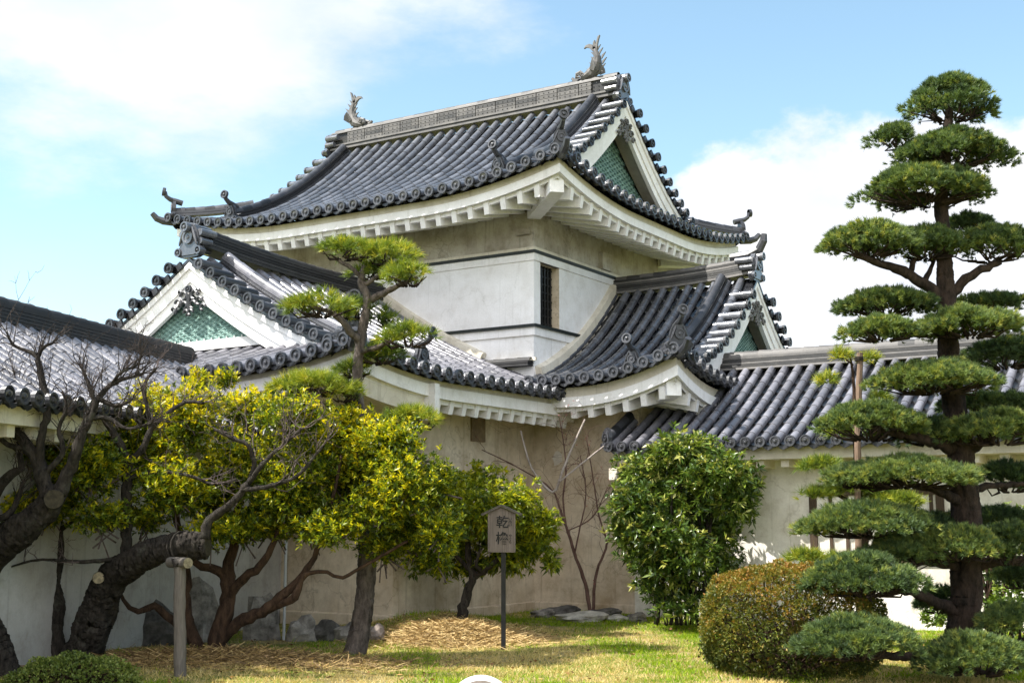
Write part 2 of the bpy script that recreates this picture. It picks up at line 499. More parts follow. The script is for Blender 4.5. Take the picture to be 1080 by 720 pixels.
def onigawara(mb, P, D, s, tori=True, tori_len=.42, tori_r=.075, rise=.30, t=.35):
    """ridge-end ornament: scrolled plate with ring boss, facing D, base centre P"""
    D = V(D).normalized(); S = D.cross(V((0, 0, 1))).normalized(); U = V((0, 0, 1))
    half = [(.30, -.06), (.46, .0), (.52, .13), (.42, .25), (.33, .30), (.36, .48), (.30, .72), (.17, .90), (.0, .97)]
    poly = [(x, y) for x, y in half] + [(-x, y) for x, y in half[::-1][1:]]
    P = V(P)
    mb.prism([P + S * (x * s) + U * (y * s) - D * (.06 * s) for x, y in poly], D * (.16 * s), t)
    inner = [(x * .8, y * .88 + .06) for x, y in poly]
    mb.prism([P + S * (x * s) + U * (y * s) + D * (.10 * s) for x, y in inner], D * (.04 * s), t + .2)
    mb.disc(P + U * (.52 * s) + D * (.17 * s), D, .20 * s, .035 * s, 16, t + .3)
    for sg in (-1, 1):
        mb.disc(P + S * (sg * .40 * s) + U * (.11 * s) + D * (.13 * s), D, .125 * s, .05 * s, 12, t + .25)
        mb.tube([P + S * (sg * (.15 + .2 * f) * s) + U * ((.80 - .5 * f) * s) + D * (.16 * s) for f in (0, .3, .6, 1)], [.03 * s, .05 * s, .05 * s, .02 * s], 6, 0, True, t + .2)
    if tori:
        b0 = P + U * (.93 * s)
        pts = [b0 - D * .16 - U * .04, b0 - D * .02, b0 + D * (tori_len * .40) + U * (rise * .18), b0 + D * (tori_len * .75) + U * (rise * .50), b0 + D * (tori_len * .86) + U * rise]
        mb.tube(pts, [tori_r, tori_r, tori_r * .85, tori_r * .72, tori_r * .72], 8, 0, True, t + .1)
        mb.disc(pts[-1] + D * .02, D + U * .15, tori_r * 1.5, .03, 14, t + .3)

def ridge_stack(mb, path, widths, hs, cap_r, up0=0.0, t0=.3):
    """layered flat ridge tiles topped with a half-round roll along path"""
    u = up0
    for w_, h in zip(widths, hs):
        pr = [(-w_ / 2, u), (w_ / 2, u), (w_ / 2 * .97, u + h * .82), (-w_ / 2 * .97, u + h * .82)]
        mb.sweep(pr, path, t=random.choice((.05, .3, .6, .9)))
        u += h
    n = 7
    # cap rolls as separate segments
    for k in range(len(path) - 1):
        A, B = V(path[k]), V(path[k + 1]); L = (B - A).length; m_ = max(1, round(L / .30))
        T = (B - A).normalized(); S = T.cross(V((0, 0, 1))).normalized(); N = S.cross(T)
        for i in range(m_):
            p0 = A + (B - A) * (i / m_); p1 = A + (B - A) * ((i + 1.05) / m_)
            arc_seg(mb, p0 + N * u, p1 + N * u, S, N, cap_r * 1.06, cap_r * .95, random.uniform(.1, .9), n=8, a0=-.1)
    return u

class Roof:
    """hip-and-gable (irimoya) roof. p runs along the ridge, q across it."""
    def __init__(s, o, ax, qx, H, z0, f, p0, p1, pv, pg, L, LR, gable0=False, hidden_back=True, pitch=.30):
        s.o = V((o[0], o[1], 0)); s.ax = V(ax); s.qx = V(qx); s.H = H; s.z0 = z0; s.f = f; s.p0 = p0; s.p1 = p1; s.pv = pv; s.pg = pg
        s.L = L; s.LR = LR; s.g0 = gable0; s.pitch = pitch
    def fade(s, d): return max(0.0, 1 - d / 2.6) ** 1.5
    def liftp(s, p):
        c = max(0, (p - (s.p1 - s.LR)) / s.LR)
        if s.g0: c = max(c, max(0, ((-p) - (s.p1 - s.LR)) / s.LR))
        return s.L * c * c
    def liftq(s, q):
        c = max(0, (abs(q) - (s.H - s.LR)) / s.LR); return s.L * c * c
    def side(s, p, d, sg):
        z = s.z0 + s.f(d) + s.liftp(p) * s.fade(d)
        return s.o + s.ax * p + s.qx * (sg * (s.H - d)) + V((0, 0, z))
    def end(s, q, d, eg):
        z = s.z0 + s.f(d) + s.liftq(q) * s.fade(d)
        return s.o + s.ax * (eg * (s.p1 - d)) + s.qx * q + V((0, 0, z))
    def rows(s, lo, hi):
        n = int(round((hi - lo) / s.pitch)); return [lo + (hi - lo) * i / n for i in range(n + 1)]

def build_roof(R, part_parent, tile, sides=((1, True), (-1, False)), ends=((1, True),), skip_disc=None, names='roof', detail_sides=True):
    """tile surfaces: rolls, pans, discs"""
    rf = MB(); dk = MB()
    for sg, detailed in sides:
        lo = (-R.p1 + .06) if R.g0 else R.p0
        ps = R.rows(lo, R.p1 - .10)
        def dmax(p):
            a = abs(p) if R.g0 else p
            if a <= R.pv - .22: return R.H - .06
            return max(.12, R.p1 - a)
        for i, p in enumerate(ps):
            fn = (lambda d, p=p: R.side(p, d, sg))
            if detailed: add_roll(rf, fn, -.06, dmax(p), R.ax)
            if detailed and not (skip_disc and skip_disc(p)):
                c = R.side(p, 0, sg) + V((0, 0, .035))
                dk.disc(c + R.qx * (sg * .075), R.qx * sg, ROLL_R * 1.36, .028, 14, random.uniform(.4, 1))
            if i + 1 < len(ps):
                p2 = ps[i + 1]
                fn2 = (lambda d, p=p2: R.side(p, d, sg))
                a, b = dmax(p), dmax(p2)
                if abs(a - b) > 1.5: b = a = min(a, b)
                add_pan(rf, fn, fn2, 0, a, 0, b, seg=.27 if detailed else 1.2)
                if detailed and not (skip_disc and skip_disc(p)):
                    eave_lip(dk, R.side(p, 0, sg), R.side(p2, 0, sg), R.qx * sg)
        # strip under the verge
        for eg in ([1, -1] if R.g0 else [1]):
            dv = R.p1 - R.pv
            k = 12
            for i in range(k):
                d0 = dv + (R.H - dv) * i / k; d1 = dv + (R.H - dv) * (i + 1) / k
                A = R.side(eg * (R.pv - .5), d0, sg); B = R.side(eg * R.pv, d0, sg); C = R.side(eg * R.pv, d1, sg); D_ = R.side(eg * (R.pv - .5), d1, sg)
                dn = V((0, 0, -.02))
                rf.quad(A + dn, B + dn, C + dn, D_ + dn, .2)
                rf.quad(B + dn, B + dn * 4, C + dn * 4, C + dn, .1)
    for eg, detailed in ends:
        qs = R.rows(-R.H + .10, R.H - .10)
        dg = R.p1 - R.pg + .1
        def dmx(q): return max(.12, min(dg, R.H - abs(q)))
        for i, q in enumerate(qs):
            fn = (lambda d, q=q: R.end(q, d, eg))
            if detailed: add_roll(rf, fn, -.06, dmx(q), R.qx)
            c = R.end(q, 0, eg) + V((0, 0, .035))
            if detailed: dk.disc(c + R.ax * (eg * .075), R.ax * eg, ROLL_R * 1.36, .028, 14, random.uniform(.4, 1))
            if i + 1 < len(qs):
                q2 = qs[i + 1]
                add_pan(rf, fn, (lambda d, q=q2: R.end(q, d, eg)), 0, dmx(q), 0, dmx(q2))
                if detailed: eave_lip(dk, R.end(q, 0, eg), R.end(q2, 0, eg), R.ax * eg)
    roof = rf.build(names, tile, part_parent)
    e = dk.build('eave_tiles', M['tile_dark'], roof, False)
    return roof

def verge_rolls(R, eg, parent, mat, t=None):
    for sg in (1, -1):
        mb = MB(); ends_ = MB()
        dv = R.p1 - R.pv + .16
        n = int((R.H - .25 - dv) / .29)
        for i in range(n + 1):
            d = dv + i * .29
            base = R.side(eg * (R.pv - .36), d, sg); tip = base + R.ax * (eg * .46)
            tip.z = base.z = R.side(eg * R.pv, d, sg).z if False else base.z
            slope = (R.side(0, d + .05, sg) - R.side(0, d - .05, sg)).normalized()
            N = R.ax.cross(slope); N = N if N.z > 0 else -N
            off = N * .055
            arc_seg(mb, tip + off, base + off, slope, N, .088, .080, random.uniform(.2, 1), n=8, a0=-.25)
            ends_.disc(tip + off + R.ax * (eg * .01), R.ax * eg, .098, .026, 14, random.uniform(.1, .9))
            # little lip tile between
            b2 = R.side(eg * (R.pv + .02), d + .145, sg)
            ends_.box(b2 + V((0, 0, -.03)), (.05, .12, .12), (R.ax, slope, N), random.uniform(.1, .7))
        mb.build('verge_tiles', mat, parent)
        ends_.build('verge_tile_ends', M['tile_dark'], parent)

def gable(R, eg, turret, hafu_h=.40, scale_r=.085, sill_h=.16, pend='ridge'):
    """bargeboards, soffit, green scale panel, sill and pendant as sub-parts of one gable part"""
    g = MB()
    ds = [R.p1 - R.pv + .02 + (R.H - (R.p1 - R.pv) - .02) * i / 16 for i in range(17)]
    def curve(p, off):
        L_ = [R.side(p, d, 1) for d in ds]; Rr = [R.side(p, d, -1) for d in ds]
        L_[-1].xy = (R.o + R.ax * p).xy; 
        pts = L_ + Rr[::-1][1:]
        return [q + V((0, 0, off)) for q in pts]
    def strip(mb, p_out, thick, top, bot):
        p_out *= eg
        up = curve(p_out, top); lo = curve(p_out, bot)
        ex = R.ax * (-eg * thick)
        for k in range(len(up) - 1):
            a, b, c, d = up[k], up[k + 1], lo[k + 1], lo[k]
            mb.quad(a, b, c, d); mb.quad(a + ex, d + ex, c + ex, b + ex)
            mb.quad(d, c, c + ex, d + ex); mb.quad(a, a + ex, b + ex, b)
        for k in (0, len(up) - 1): mb.quad(up[k], lo[k], lo[k] + ex, up[k] + ex)
    hb = MB()
    strip(hb, R.pv - .01, .10, -.09, -.20)
    strip(hb, R.pv - .045, .08, -.19, -.20 - hafu_h * .55)
    strip(hb, R.pv - .075, .08, -.19 - hafu_h * .52, -.20 - hafu_h)
    board = hb.build('bargeboard', M['white'], turret)
    sf = MB()
    a = curve(eg * (R.pv - .11), -.17); b = curve(eg * (R.pg - .02), -.17)
    for k in range(len(a) - 1): sf.quad(a[k], a[k + 1], b[k + 1], b[k])
    sf.build('verge_soffit', M['cream'], board)
    # panel
    p = eg * R.pg
    zb = R.z0 + R.f(R.p1 - R.pg) + .10
    top = curve(p, -.19 - hafu_h * .55)
    pn = MB()
    tw = [q for q in top if q.z > zb]
    i0 = min(k for k in range(len(top)) if top[k].z > zb); i1 = max(k for k in range(len(top)) if top[k].z > zb)
    def cross(a_, b_): return a_ + (b_ - a_) * ((zb - a_.z) / (b_.z - a_.z))
    poly = [cross(top[i0 - 1], top[i0]) if i0 > 0 else V((top[0].x, top[0].y, zb))] + tw + [cross(top[i1], top[i1 + 1]) if i1 + 1 < len(top) else V((top[-1].x, top[-1].y, zb))]
    pn.prism(poly, R.ax * (-eg * .10), .05)
    qv = [(pt - R.o).dot(R.qx) for pt in poly]; zv = [pt.z for pt in poly]
    order = np.argsort(qv); qs_, zs_ = np.array(qv)[order], np.array(zv)[order]
    zsill = zb + sill_h
    r = scale_r; row = 0; z = zs_.max()
    nrow = int((z - zsill) / (r * .5)) + 2
    for row in range(nrow):
        zc = zsill - r * .5 + (nrow - row) * r * .5
        q = qs_[0] + (r if row % 2 else 0)
        while q < qs_[-1]:
            if zc + r * .6 < np.interp(q, qs_, zs_) and zc > zsill - r * .6:
                c = R.o + R.ax * (p + eg * (.012 + row * .0016)) + R.qx * q + V((0, 0, zc))
                tj = random.uniform(-.12, .12)
                rr = [1, .80, .74, .50, .44, 0.001]; tt = [.95, .10, .85, .10, .6]; hh = [.000, .022, .010, .026, .014, .022]
                base = len(pn.v); n = 11
                for q_, h in zip(rr, hh):
                    for j in range(n):
                        a_ = pi * j / (n - 1); pn.vert(c + R.ax * (eg * h) + R.qx * (cos(a_) * r * q_) + V((0, 0, sin(a_) * r * q_)))
                for k in range(len(rr) - 1):
                    for j in range(n - 1):
                        x0 = base + k * n + j
                        pn.face((x0, x0 + 1, x0 + n + 1, x0 + n), min(1, max(0, tt[k] + tj)))
            q += 2 * r
    panel = pn.build('gable_panel', M['verdigris'], turret)
    sl = MB()
    w0, w1 = qs_[0], qs_[-1]
    mid = R.o + R.ax * (p + eg * .045) + R.qx * ((w0 + w1) / 2) + V((0, 0, zb + sill_h * .5))
    sl.box(mid, (.09, w1 - w0 - .12, sill_h), (R.ax, R.qx, V((0, 0, 1))))
    sl.box(mid + V((0, 0, sill_h * .5 + .03)) - R.ax * (eg * .015), (.06, w1 - w0 - .45, .06), (R.ax, R.qx, V((0, 0, 1))))
    sl.build('gable_sill', M['white'], panel)
    # pendant
    pd = MB()
    apex = R.side(eg * (R.pv - .05), R.H, 1); apex.xy = (R.o + R.ax * (eg * (R.pv - .04))).xy
    c = apex + V((0, 0, -.20 - hafu_h * .95))
    S = R.qx; U = V((0, 0, 1)); D = R.ax * eg
    k_ = hafu_h / .40
    pd.disc(c + U * (.03 * k_) + D * .02, D, .065 * k_, .03, 6, .8)
    for sg in (-1, 1):
        for (x, z_, rr) in ((.12, -.08, .085), (.24, -.19, .075), (.33, -.30, .06), (.10, -.24, .075), (.05, -.36, .055), (.2, -.02, .04)):
            pts = [c + D * .01 + S * (sg * (x + cos(a) * rr * (1 - .35 * a / 5)) * k_) + U * ((z_ + sin(a) * rr * (1 - .35 * a / 5)) * k_) for a in np.linspace(0, 5, 9)]
            pd.tube(pts, [.026 * k_] * 8 + [.012], 6, 0, True, random.uniform(.3, 1))
    pd.tube([c - U * (.05 * k_), c - U * (.42 * k_)], [.05 * k_, .02 * k_], 7, 0, True, .5)
    pd.build('gable_pendant', M[pend], board)
    return board

Z_ = V((0, 0, 1))
RISE = .25
def eave_loop(R, zo, turret, ends=(1,), sides=(1, -1), p_start=None, inset=.13, names='eave_board', raf_p=None, raf_q=None, wall_in=1.22, soff=True, raf_w=.11, mats=('cream', 'white', 'eave'), cove=1.17, cove_mat='tan'):
    """cream + white fascia bands, soffit and rafters. zo=(cream_top, white_top, white_bot, raf_bot) relative to tile-edge"""
    lo = (-R.p1) if R.g0 else (R.p0 if p_start is None else p_start)
    ct, wt, wb, rb = zo
    bands = [(inset + .05, .12, ct, wt, mats[0]), (inset, .12, wt, wb, mats[1]), (inset + .10, .10, wb + .001, wb - .075, mats[2])]
    first = None
    for ins, th, z1, z0, mt in bands:
        mb = MB()
        def pt(p, q, z): return R.o + R.ax * p + R.qx * q + V((0, 0, z))
        N = 40
        for sg in sides:
            for i in range(N):
                def P(k, ins_, zz):
                    a0 = lo + (ins_ if R.g0 else 0); a1 = R.p1 - ins_
                    p = a0 + (a1 - a0) * k / N
                    return pt(p, sg * (R.H - ins_), R.z0 + R.liftp(p + ins_ * (p / R.p1 if R.g0 else 1)) + zz)
                a, b, c, d = P(i, ins, z1), P(i + 1, ins, z1), P(i + 1, ins, z0), P(i, ins, z0)
                a2, b2, c2, d2 = P(i, ins + th, z1), P(i + 1, ins + th, z1), P(i + 1, ins + th, z0), P(i, ins + th, z0)
                mb.quad(a, b, c, d); mb.quad(d, c, c2, d2); mb.quad(a2, b2, b, a); mb.quad(a2, d2, c2, b2)
        for eg in ends:
            for i in range(N):
                def P(k, ins_, zz):
                    h = R.H - ins_; q = -h + 2 * h * k / N
                    return pt(eg * (R.p1 - ins_), q, R.z0 + R.liftq(q * R.H / h) + zz)
                a, b, c, d = P(i, ins, z1), P(i + 1, ins, z1), P(i + 1, ins, z0), P(i, ins, z0)
                a2, b2, c2, d2 = P(i, ins + th, z1), P(i + 1, ins + th, z1), P(i + 1, ins + th, z0), P(i, ins + th, z0)
                mb.quad(a, b, c, d); mb.quad(d, c, c2, d2); mb.quad(a2, b2, b, a); mb.quad(a2, d2, c2, b2)
        o = mb.build(names if first is None else ('fascia' if mt == mats[1] else 'eave_beam'), M[mt], turret if first is None else first)
        if first is None: first = o
    if soff:
        sf = MB(); N = 30
        for sg in sides:
            for i in range(N):
                def P(k, d):
                    p = lo + (R.p1 - .2 - lo) * k / N
                    p = max(min(p, R.p1 - d), -R.p1 + d) if R.g0 else min(p, R.p1 - d)
                    return R.o + R.ax * p + R.qx * (sg * (R.H - d)) + V((0, 0, R.z0 + R.liftp(p) * (1 - (d - inset) / 3.2) + wb - .045 + RISE * (d - inset)))
                sf.quad(P(i, inset + .12), P(i + 1, inset + .12), P(i + 1, wall_in + inset + .12), P(i, wall_in + inset + .12))
        for eg in ends:
            for i in range(N):
                def P(k, d):
                    h = R.H - .2; q = -h + 2 * h * k / N
                    q = max(min(q, R.H - d), -R.H + d)
                    return R.o + R.ax * (eg * (R.p1 - d)) + R.qx * q + V((0, 0, R.z0 + R.liftq(q) * (1 - (d - inset) / 3.2) + wb - .045 + RISE * (d - inset)))
                sf.quad(P(i, inset + .12), P(i + 1, inset + .12), P(i + 1, wall_in + inset + .12), P(i, wall_in + inset + .12))
        sf.build('soffit', M['grime_shade'], first)  # cream soffit darkened with this plaster: shade between the rafters put into the colour
    h = (wb - .07) - rb
    def rafter(A, B, sd):
        mb = MB()
        T = (B - A).normalized()
        U = sd.cross(T).normalized(); U = U if U.z > 0 else -U
        mb.box((A + B) / 2 + U * .01, (raf_w, (B - A).length, h + .09), (sd, T, U), .5)
        mb.build('rafter', M['eave'], first)
    d0 = inset + .085
    for sg, ps in (raf_p or []):
        for p in ps:
            zc = R.z0 + wb - .07 - h / 2 + .03
            l_ = R.liftp(p)
            A = R.o + R.ax * p + R.qx * (sg * (R.H - d0)) + V((0, 0, zc + l_)); B = R.o + R.ax * p + R.qx * (sg * (R.H - d0 - wall_in)) + V((0, 0, zc + l_ * .55 + RISE * wall_in))
            rafter(A, B, R.ax)
    for eg, qs in (raf_q or []):
        for q in qs:
            zc = R.z0 + wb - .07 - h / 2 + .03
            l_ = R.liftq(q)
            A = R.o + R.ax * (eg * (R.p1 - d0)) + R.qx * q + V((0, 0, zc + l_)); B = R.o + R.ax * (eg * (R.p1 - d0 - wall_in)) + R.qx * q + V((0, 0, zc + l_ * .55 + RISE * wall_in))
            rafter(A, B, R.qx)
    return first

def hip_beam(R, eg, sg, zo, parent, inset=.28):
    D = (R.ax * eg + R.qx * sg).normalized(); S = D.cross(V((0, 0, 1))).normalized()
    zt = R.z0 + R.L + zo[2] - .03
    tip = R.o + R.ax * (eg * (R.p1 - inset)) + R.qx * (sg * (R.H - inset)) + V((0, 0, zt))
    w_, h = .26, .30
    mb = MB()
    prof = [(-w_ / 2, -h), (w_ / 2, -h), (w_ / 2, -.07), (0, .03), (-w_ / 2, -.07)]
    path = [tip, tip - D * .5 + V((0, 0, -.05)), tip - D * 1.75 + V((0, 0, -.08))]
    mb.sweep(prof, path)
    mb.build('hip_rafter', M['white'], parent)

# ------------------------------------------------------------------ the turret
X, Y, Z = V((1, 0, 0)), V((0, 1, 0)), V((0, 0, 1))
turret = thing('castle_turret', 'two-storey white castle turret with dark tiled gabled roofs and fish finials on the ridge', 'castle turret', (-2.5, 1.0, 0))

RU = Roof((-3.45, 2.75), X, Y * -1, 4.27, 7.80, lambda d: .325 * d + .0765 * d * d, 0, 4.97, 4.10, 3.52, .42, 3.2, gable0=True, pitch=.305)
RL = Roof((-3.75, 0.0), Y * -1, X, 4.90, 3.90, lambda d: .25 * d + .045 * d * d, 0.05, 6.78, 5.28, 5.00, .30, 2.6, pitch=.295)
RR = Roof((0.0, 3.35), X, Y * -1, 4.50, 4.13, lambda d: .04 * d + .11 * d * d, 0.06, 3.58, 3.22, 2.72, .44, 2.0, pitch=.295)

def walls():
    # lower storey: L-shaped plan (left wing towards -y, right wing towards +x)
    mb = MB()
    def wall(a, b, z0, z1, nx=1):
        a, b = V((*a, 0)), V((*b, 0))
        mb.quad(a + Z * z0, b + Z * z0, b + Z * z1, a + Z * z1)
    plan = [(-7.4, -4.3), (0, -4.3), (0, 0), (2.2, 0), (2.2, 6.8), (-7.4, 6.8)]
    for i in range(len(plan)):
        wall(plan[i], plan[(i + 1) % len(plan)], -.4, 4.25)
    # flared bay under the left wing's front eave
    lo, hi, y0, y1 = 2.35, 3.25, -4.3, -5.25
    x0, x1 = -7.4, .0
    A = [V((x0, y0 - .003, lo)), V((x1, y0 - .003, lo)), V((x1, y1, hi)), V((x0, y1, hi))]
    mb.quad(*A); top = 4.2
    mb.quad(A[3], A[2], V((x1, y1, top)), V((x0, y1, top)))
    i = [mb.vert(p) for p in (V((x1 - .002, y0, lo)), V((x1 - .002, y0, top)), V((x1 - .002, y1, top)), V((x1 - .002, y1, hi)))]
    mb.face(i)
    low = mb.build('lower_wall', M['tan'], turret)
    # plinth ledge along the wall foot
    mb = MB()
    pl = [(-2.3, -4.34), (.04, -4.34), (.04, -.04), (2.24, -.04), (2.24, .5)]
    for a, b in zip(pl, pl[1:]):
        a_, b_ = V((*a, 0)), V((*b, 0)); T = (b_ - a_).normalized(); S = T.cross(Z)
        for k in range(10):
            p, q = a_ + (b_ - a_) * (k / 10), a_ + (b_ - a_) * ((k + 1) / 10)
            top = .21
            mb.quad(p + S * .0 + Z * -.3, q + Z * -.3, q + Z * top, p + Z * top)
            mb.quad(p + Z * top, q + Z * top, q - S * .06 + Z * (top + .035), p - S * .06 + Z * (top + .035))
    mb.build('wall_plinth', M['tan'], low)
    mb = MB(); mb.box((.012, -1.93, 3.29), (.05, .42, .44), None); mb.build('loophole_shutter', plain_material('brown_shutter', (0.20, 0.145, 0.09), .85, .35, 7), low)
    mb = MB()
    for k in range(14):
        a = 2 * pi * k / 14
    ring = [V((.50 + cos(a) * .11 * random.uniform(.7, 1.2), -.012, 2.85 + sin(a) * .14 * random.uniform(.7, 1.2))) for a in np.linspace(0, 2 * pi, 13)[:-1]]
    mb.prism(ring, Y * .02); mb.build('plaster_patch', M['wallgrey'], low)
    # upper storey
    x0, y1 = -6.9, 5.5
    def box_walls(name, mat, z0, z1, out_, parent, skip_win=False):
        mb = MB(); a, b, c, d = x0 - out_, out_, -out_, y1 + out_
        mb.quad((a, c, z0), (b, c, z0), (b, c, z1), (a, c, z1))
        if skip_win:
            ya, yb = .24, .96
            mb.quad((b, c, z0), (b, ya, z0), (b, ya, z1), (b, c, z1)); mb.quad((b, yb, z0), (b, d, z0), (b, d, z1), (b, yb, z1))
        else: mb.quad((b, c, z0), (b, d, z0), (b, d, z1), (b, c, z1))
        mb.quad((b, d, z0), (a, d, z0), (a, d, z1), (b, d, z1)); mb.quad((a, d, z0), (a, c, z0), (a, c, z1), (a, d, z1))
        for z in (z0, z1):
            o = out_; i = min(0, o) - .06
            for (p, q, r_, s_) in (((a, c), (b, c), (i, -i), (x0 - i, -i)), ((b, c), (b, d), (i, y1 + i), (i, -i)),):
                mb.quad((*p, z), (*q, z), (*r_, z), (*s_, z))
        return mb.build(name, mat, parent)
    up = box_walls('upper_wall', M['white'], 5.38, 6.66, 0, turret, True)
    box_walls('wall_base', M['white'], 4.4, 5.20, -.02, up)
    box_walls('lower_band', M['white'], 5.20, 5.355, .025, up)
    box_walls('lower_ledge', M['black'], 5.355, 5.41, .075, up)
    box_walls('upper_band', M['white'], 6.65, 6.79, .03, up)
    box_walls('upper_ledge', M['black'], 6.79, 6.85, .055, up)
    box_walls('upper_lip', M['cream'], 6.85, 6.91, .04, up)
    box_walls('eave_wall', M['grime_shade'], 6.91, 7.85, -.01, up)
    # base flare near the roof
    mb = MB(); mb.box((-.45, -.035, 4.735), (1.04, .06, .06), None); mb.build('base_flare', M['cream'], up)
    # window with lattice
    mb = MB(); ya, yb, za, zb, dp = .24, .96, 5.41, 6.65, .27
    mb.quad((0, ya, za), (-dp, ya, za), (-dp, ya, zb), (0, ya, zb)); mb.quad((0, yb, za), (-dp, yb, za), (-dp, yb, zb), (0, yb, zb))
    mb.quad((0, ya, za), (0, yb, za), (-dp, yb, za), (-dp, ya, za)); mb.quad((0, ya, zb), (0, yb, zb), (-dp, yb, zb), (-dp, ya, zb))
    win = mb.build('window', M['tan'], turret)
    mb = MB(); mb.quad((-dp, ya, za), (-dp, yb, za), (-dp, yb, zb), (-dp, ya, zb)); mb.build('window_interior', M['black'], win)
    mb = MB(); mb.quad((-dp + .02, ya + .1, za + .02), (-dp + .02, yb - .05, za + .02), (-dp + .02, yb - .05, za + .22), (-dp + .02, ya + .1, za + .22)); mb.build('window_paper', M['white'], win)
    mb = MB()
    for k in range(6): mb.box((-.17, ya + .07 + k * .115, (za + zb) / 2), (.05, .042, zb - za - .01))
    for k in range(8): mb.box((-.175, (ya + yb) / 2, za + .1 + k * .155), (.03, yb - ya - .01, .03))
    mb.build('window_lattice', M['metal_black'], win)
    mb = MB(); mb.box((.03, 2.85, 7.10), (.12, .42, .36)); mb.build('plaster_corbel', M['grime_shade'], up)
    mb = MB(); mb.box((-.22, -.03, 7.22), (.3, .12, .12)); mb.build('plaster_corbel', M['grime_shade'], up)
    # plaster flashing where the wing roofs meet the upper walls, and tile cap at the foot
    mb = MB()
    for R, fixed, sgn in ((RL, 'y', 1), (RR, 'x', 1)):
        pass
    path = [V((RL.o.x + (RL.H - d), -.02, RL.z0 + RL.f(d) + .03)) for d in np.linspace(2.32, 4.9, 12)]
    mb.sweep([(-.11, -.1), (.11, -.1), (.09, .17), (-.04, .20), (-.11, .16)], path)
    path = [V((.02, RR.o.y - (RR.H - d), RR.z0 + RR.f(d) + .03)) for d in np.linspace(1.28, 4.45, 14)]
    mb.sweep([(-.11, -.1), (.11, -.1), (.09, .19), (-.04, .23), (-.11, .19)], path)
    mb.build('roof_flashing', M['cream'], up)
    mb = MB()
    ridge_stack(mb, [V((-1.12, -.10, 4.60)), V((-.02, -.10, 4.60))], [.2, .2], [.05, .05], .07)
    mb.build('foot_ridge', M['ridge_dark'], up)
    return up
up_wall = walls()

# --- roofs: tile surfaces
roofU = build_roof(RU, turret, M['tile'], sides=((1, True), (-1, False)), ends=((1, True), (-1, True)), names='upper_roof')
roofL = build_roof(RL, turret, M['tile_grey'], sides=((1, True), (-1, False)), ends=((1, True),), names='left_wing_roof')
roofR = build_roof(RR, turret, M['tile'], sides=((1, True), (-1, False)), ends=((1, True),), skip_disc=lambda p: p < .40, names='right_wing_roof')

for R, rf, eg_list, vm in ((RU, roofU, (1, -1), 'tile'), (RL, roofL, (1,), 'tile_dark'), (RR, roofR, (1,), 'tile')):
    for eg in eg_list: verge_rolls(R, eg, rf, M[vm])
gable(RU, 1, turret, scale_r=.11); gable(RU, -1, turret, scale_r=.11)
gable(RL, 1, turret, hafu_h=.42, scale_r=.088, pend='tile_dark')
gable(RR, 1, turret, hafu_h=.40, scale_r=.07)

def top_ridge(R, rf, pa, pb, z, widths, hs, cap, mat, sag=0.0, name='main_ridge'):
    mb = MB()
    n = 10
    path = []
    for i in range(n + 1):
        p = pa + (pb - pa) * i / n
        e = abs(p - (pa + pb) / 2) / (abs(pb - pa) / 2) if R.g0 else max(0, (p - pa) / (pb - pa))
        path.append(R.o + R.ax * p + V((0, 0, z + sag * e ** 2.5)))
    h = ridge_stack(mb, path, widths, hs, cap)
    return mb.build(name, mat, rf), h, path

# upper ridge: two footing courses, panelled body, cap
zr = RU.z0 + RU.f(RU.H) + .02
mb = MB()
path = [V((x, 2.75, zr)) for x in np.linspace(-7.35, .45, 12)]
for w_, u0, u1, t in ((.42, .0, .045, .9), (.34, .045, .10, .1), (.38, .10, .14, 1)):
    mb.sweep([(-w_ / 2, u0), (w_ / 2, u0), (w_ / 2, u1), (-w_ / 2, u1)], path, t=t)
mb.sweep([(-.13, .14), (.13, .14), (.13, .415), (-.13, .415)], path, t=.0)
x = -6.85
while x < -.2:
    xe = min(x + .535, -.12)
    for sy in (-1, 1):
        for k in range(3):
            mb.box(((x + xe) / 2, 2.75 + sy * .145, zr + .185 + k * .086), (xe - x - .02, .05, .078), None, random.uniform(.2, .9))
        for k in range(3):
            for j in range(4):
                mb.box((x + .07 + j * .125, 2.75 + sy * .172, zr + .185 + k * .086), (.022, .012, .020), None, 0)
    x += .535
mb.sweep([(-.17, .415), (.17, .415), (.16, .455), (-.16, .455)], path, t=.7)
for k in range(26):
    p0 = V((-7.3 + k * .298, 2.75, zr + .455)); p1 = p0 + X * .312
    arc_seg(mb, p0, p1, Y, Z, .105, .098, random.uniform(.2, .8), n=8, a0=0)
mridge = mb.build('main_ridge', M['ridge'], roofU)

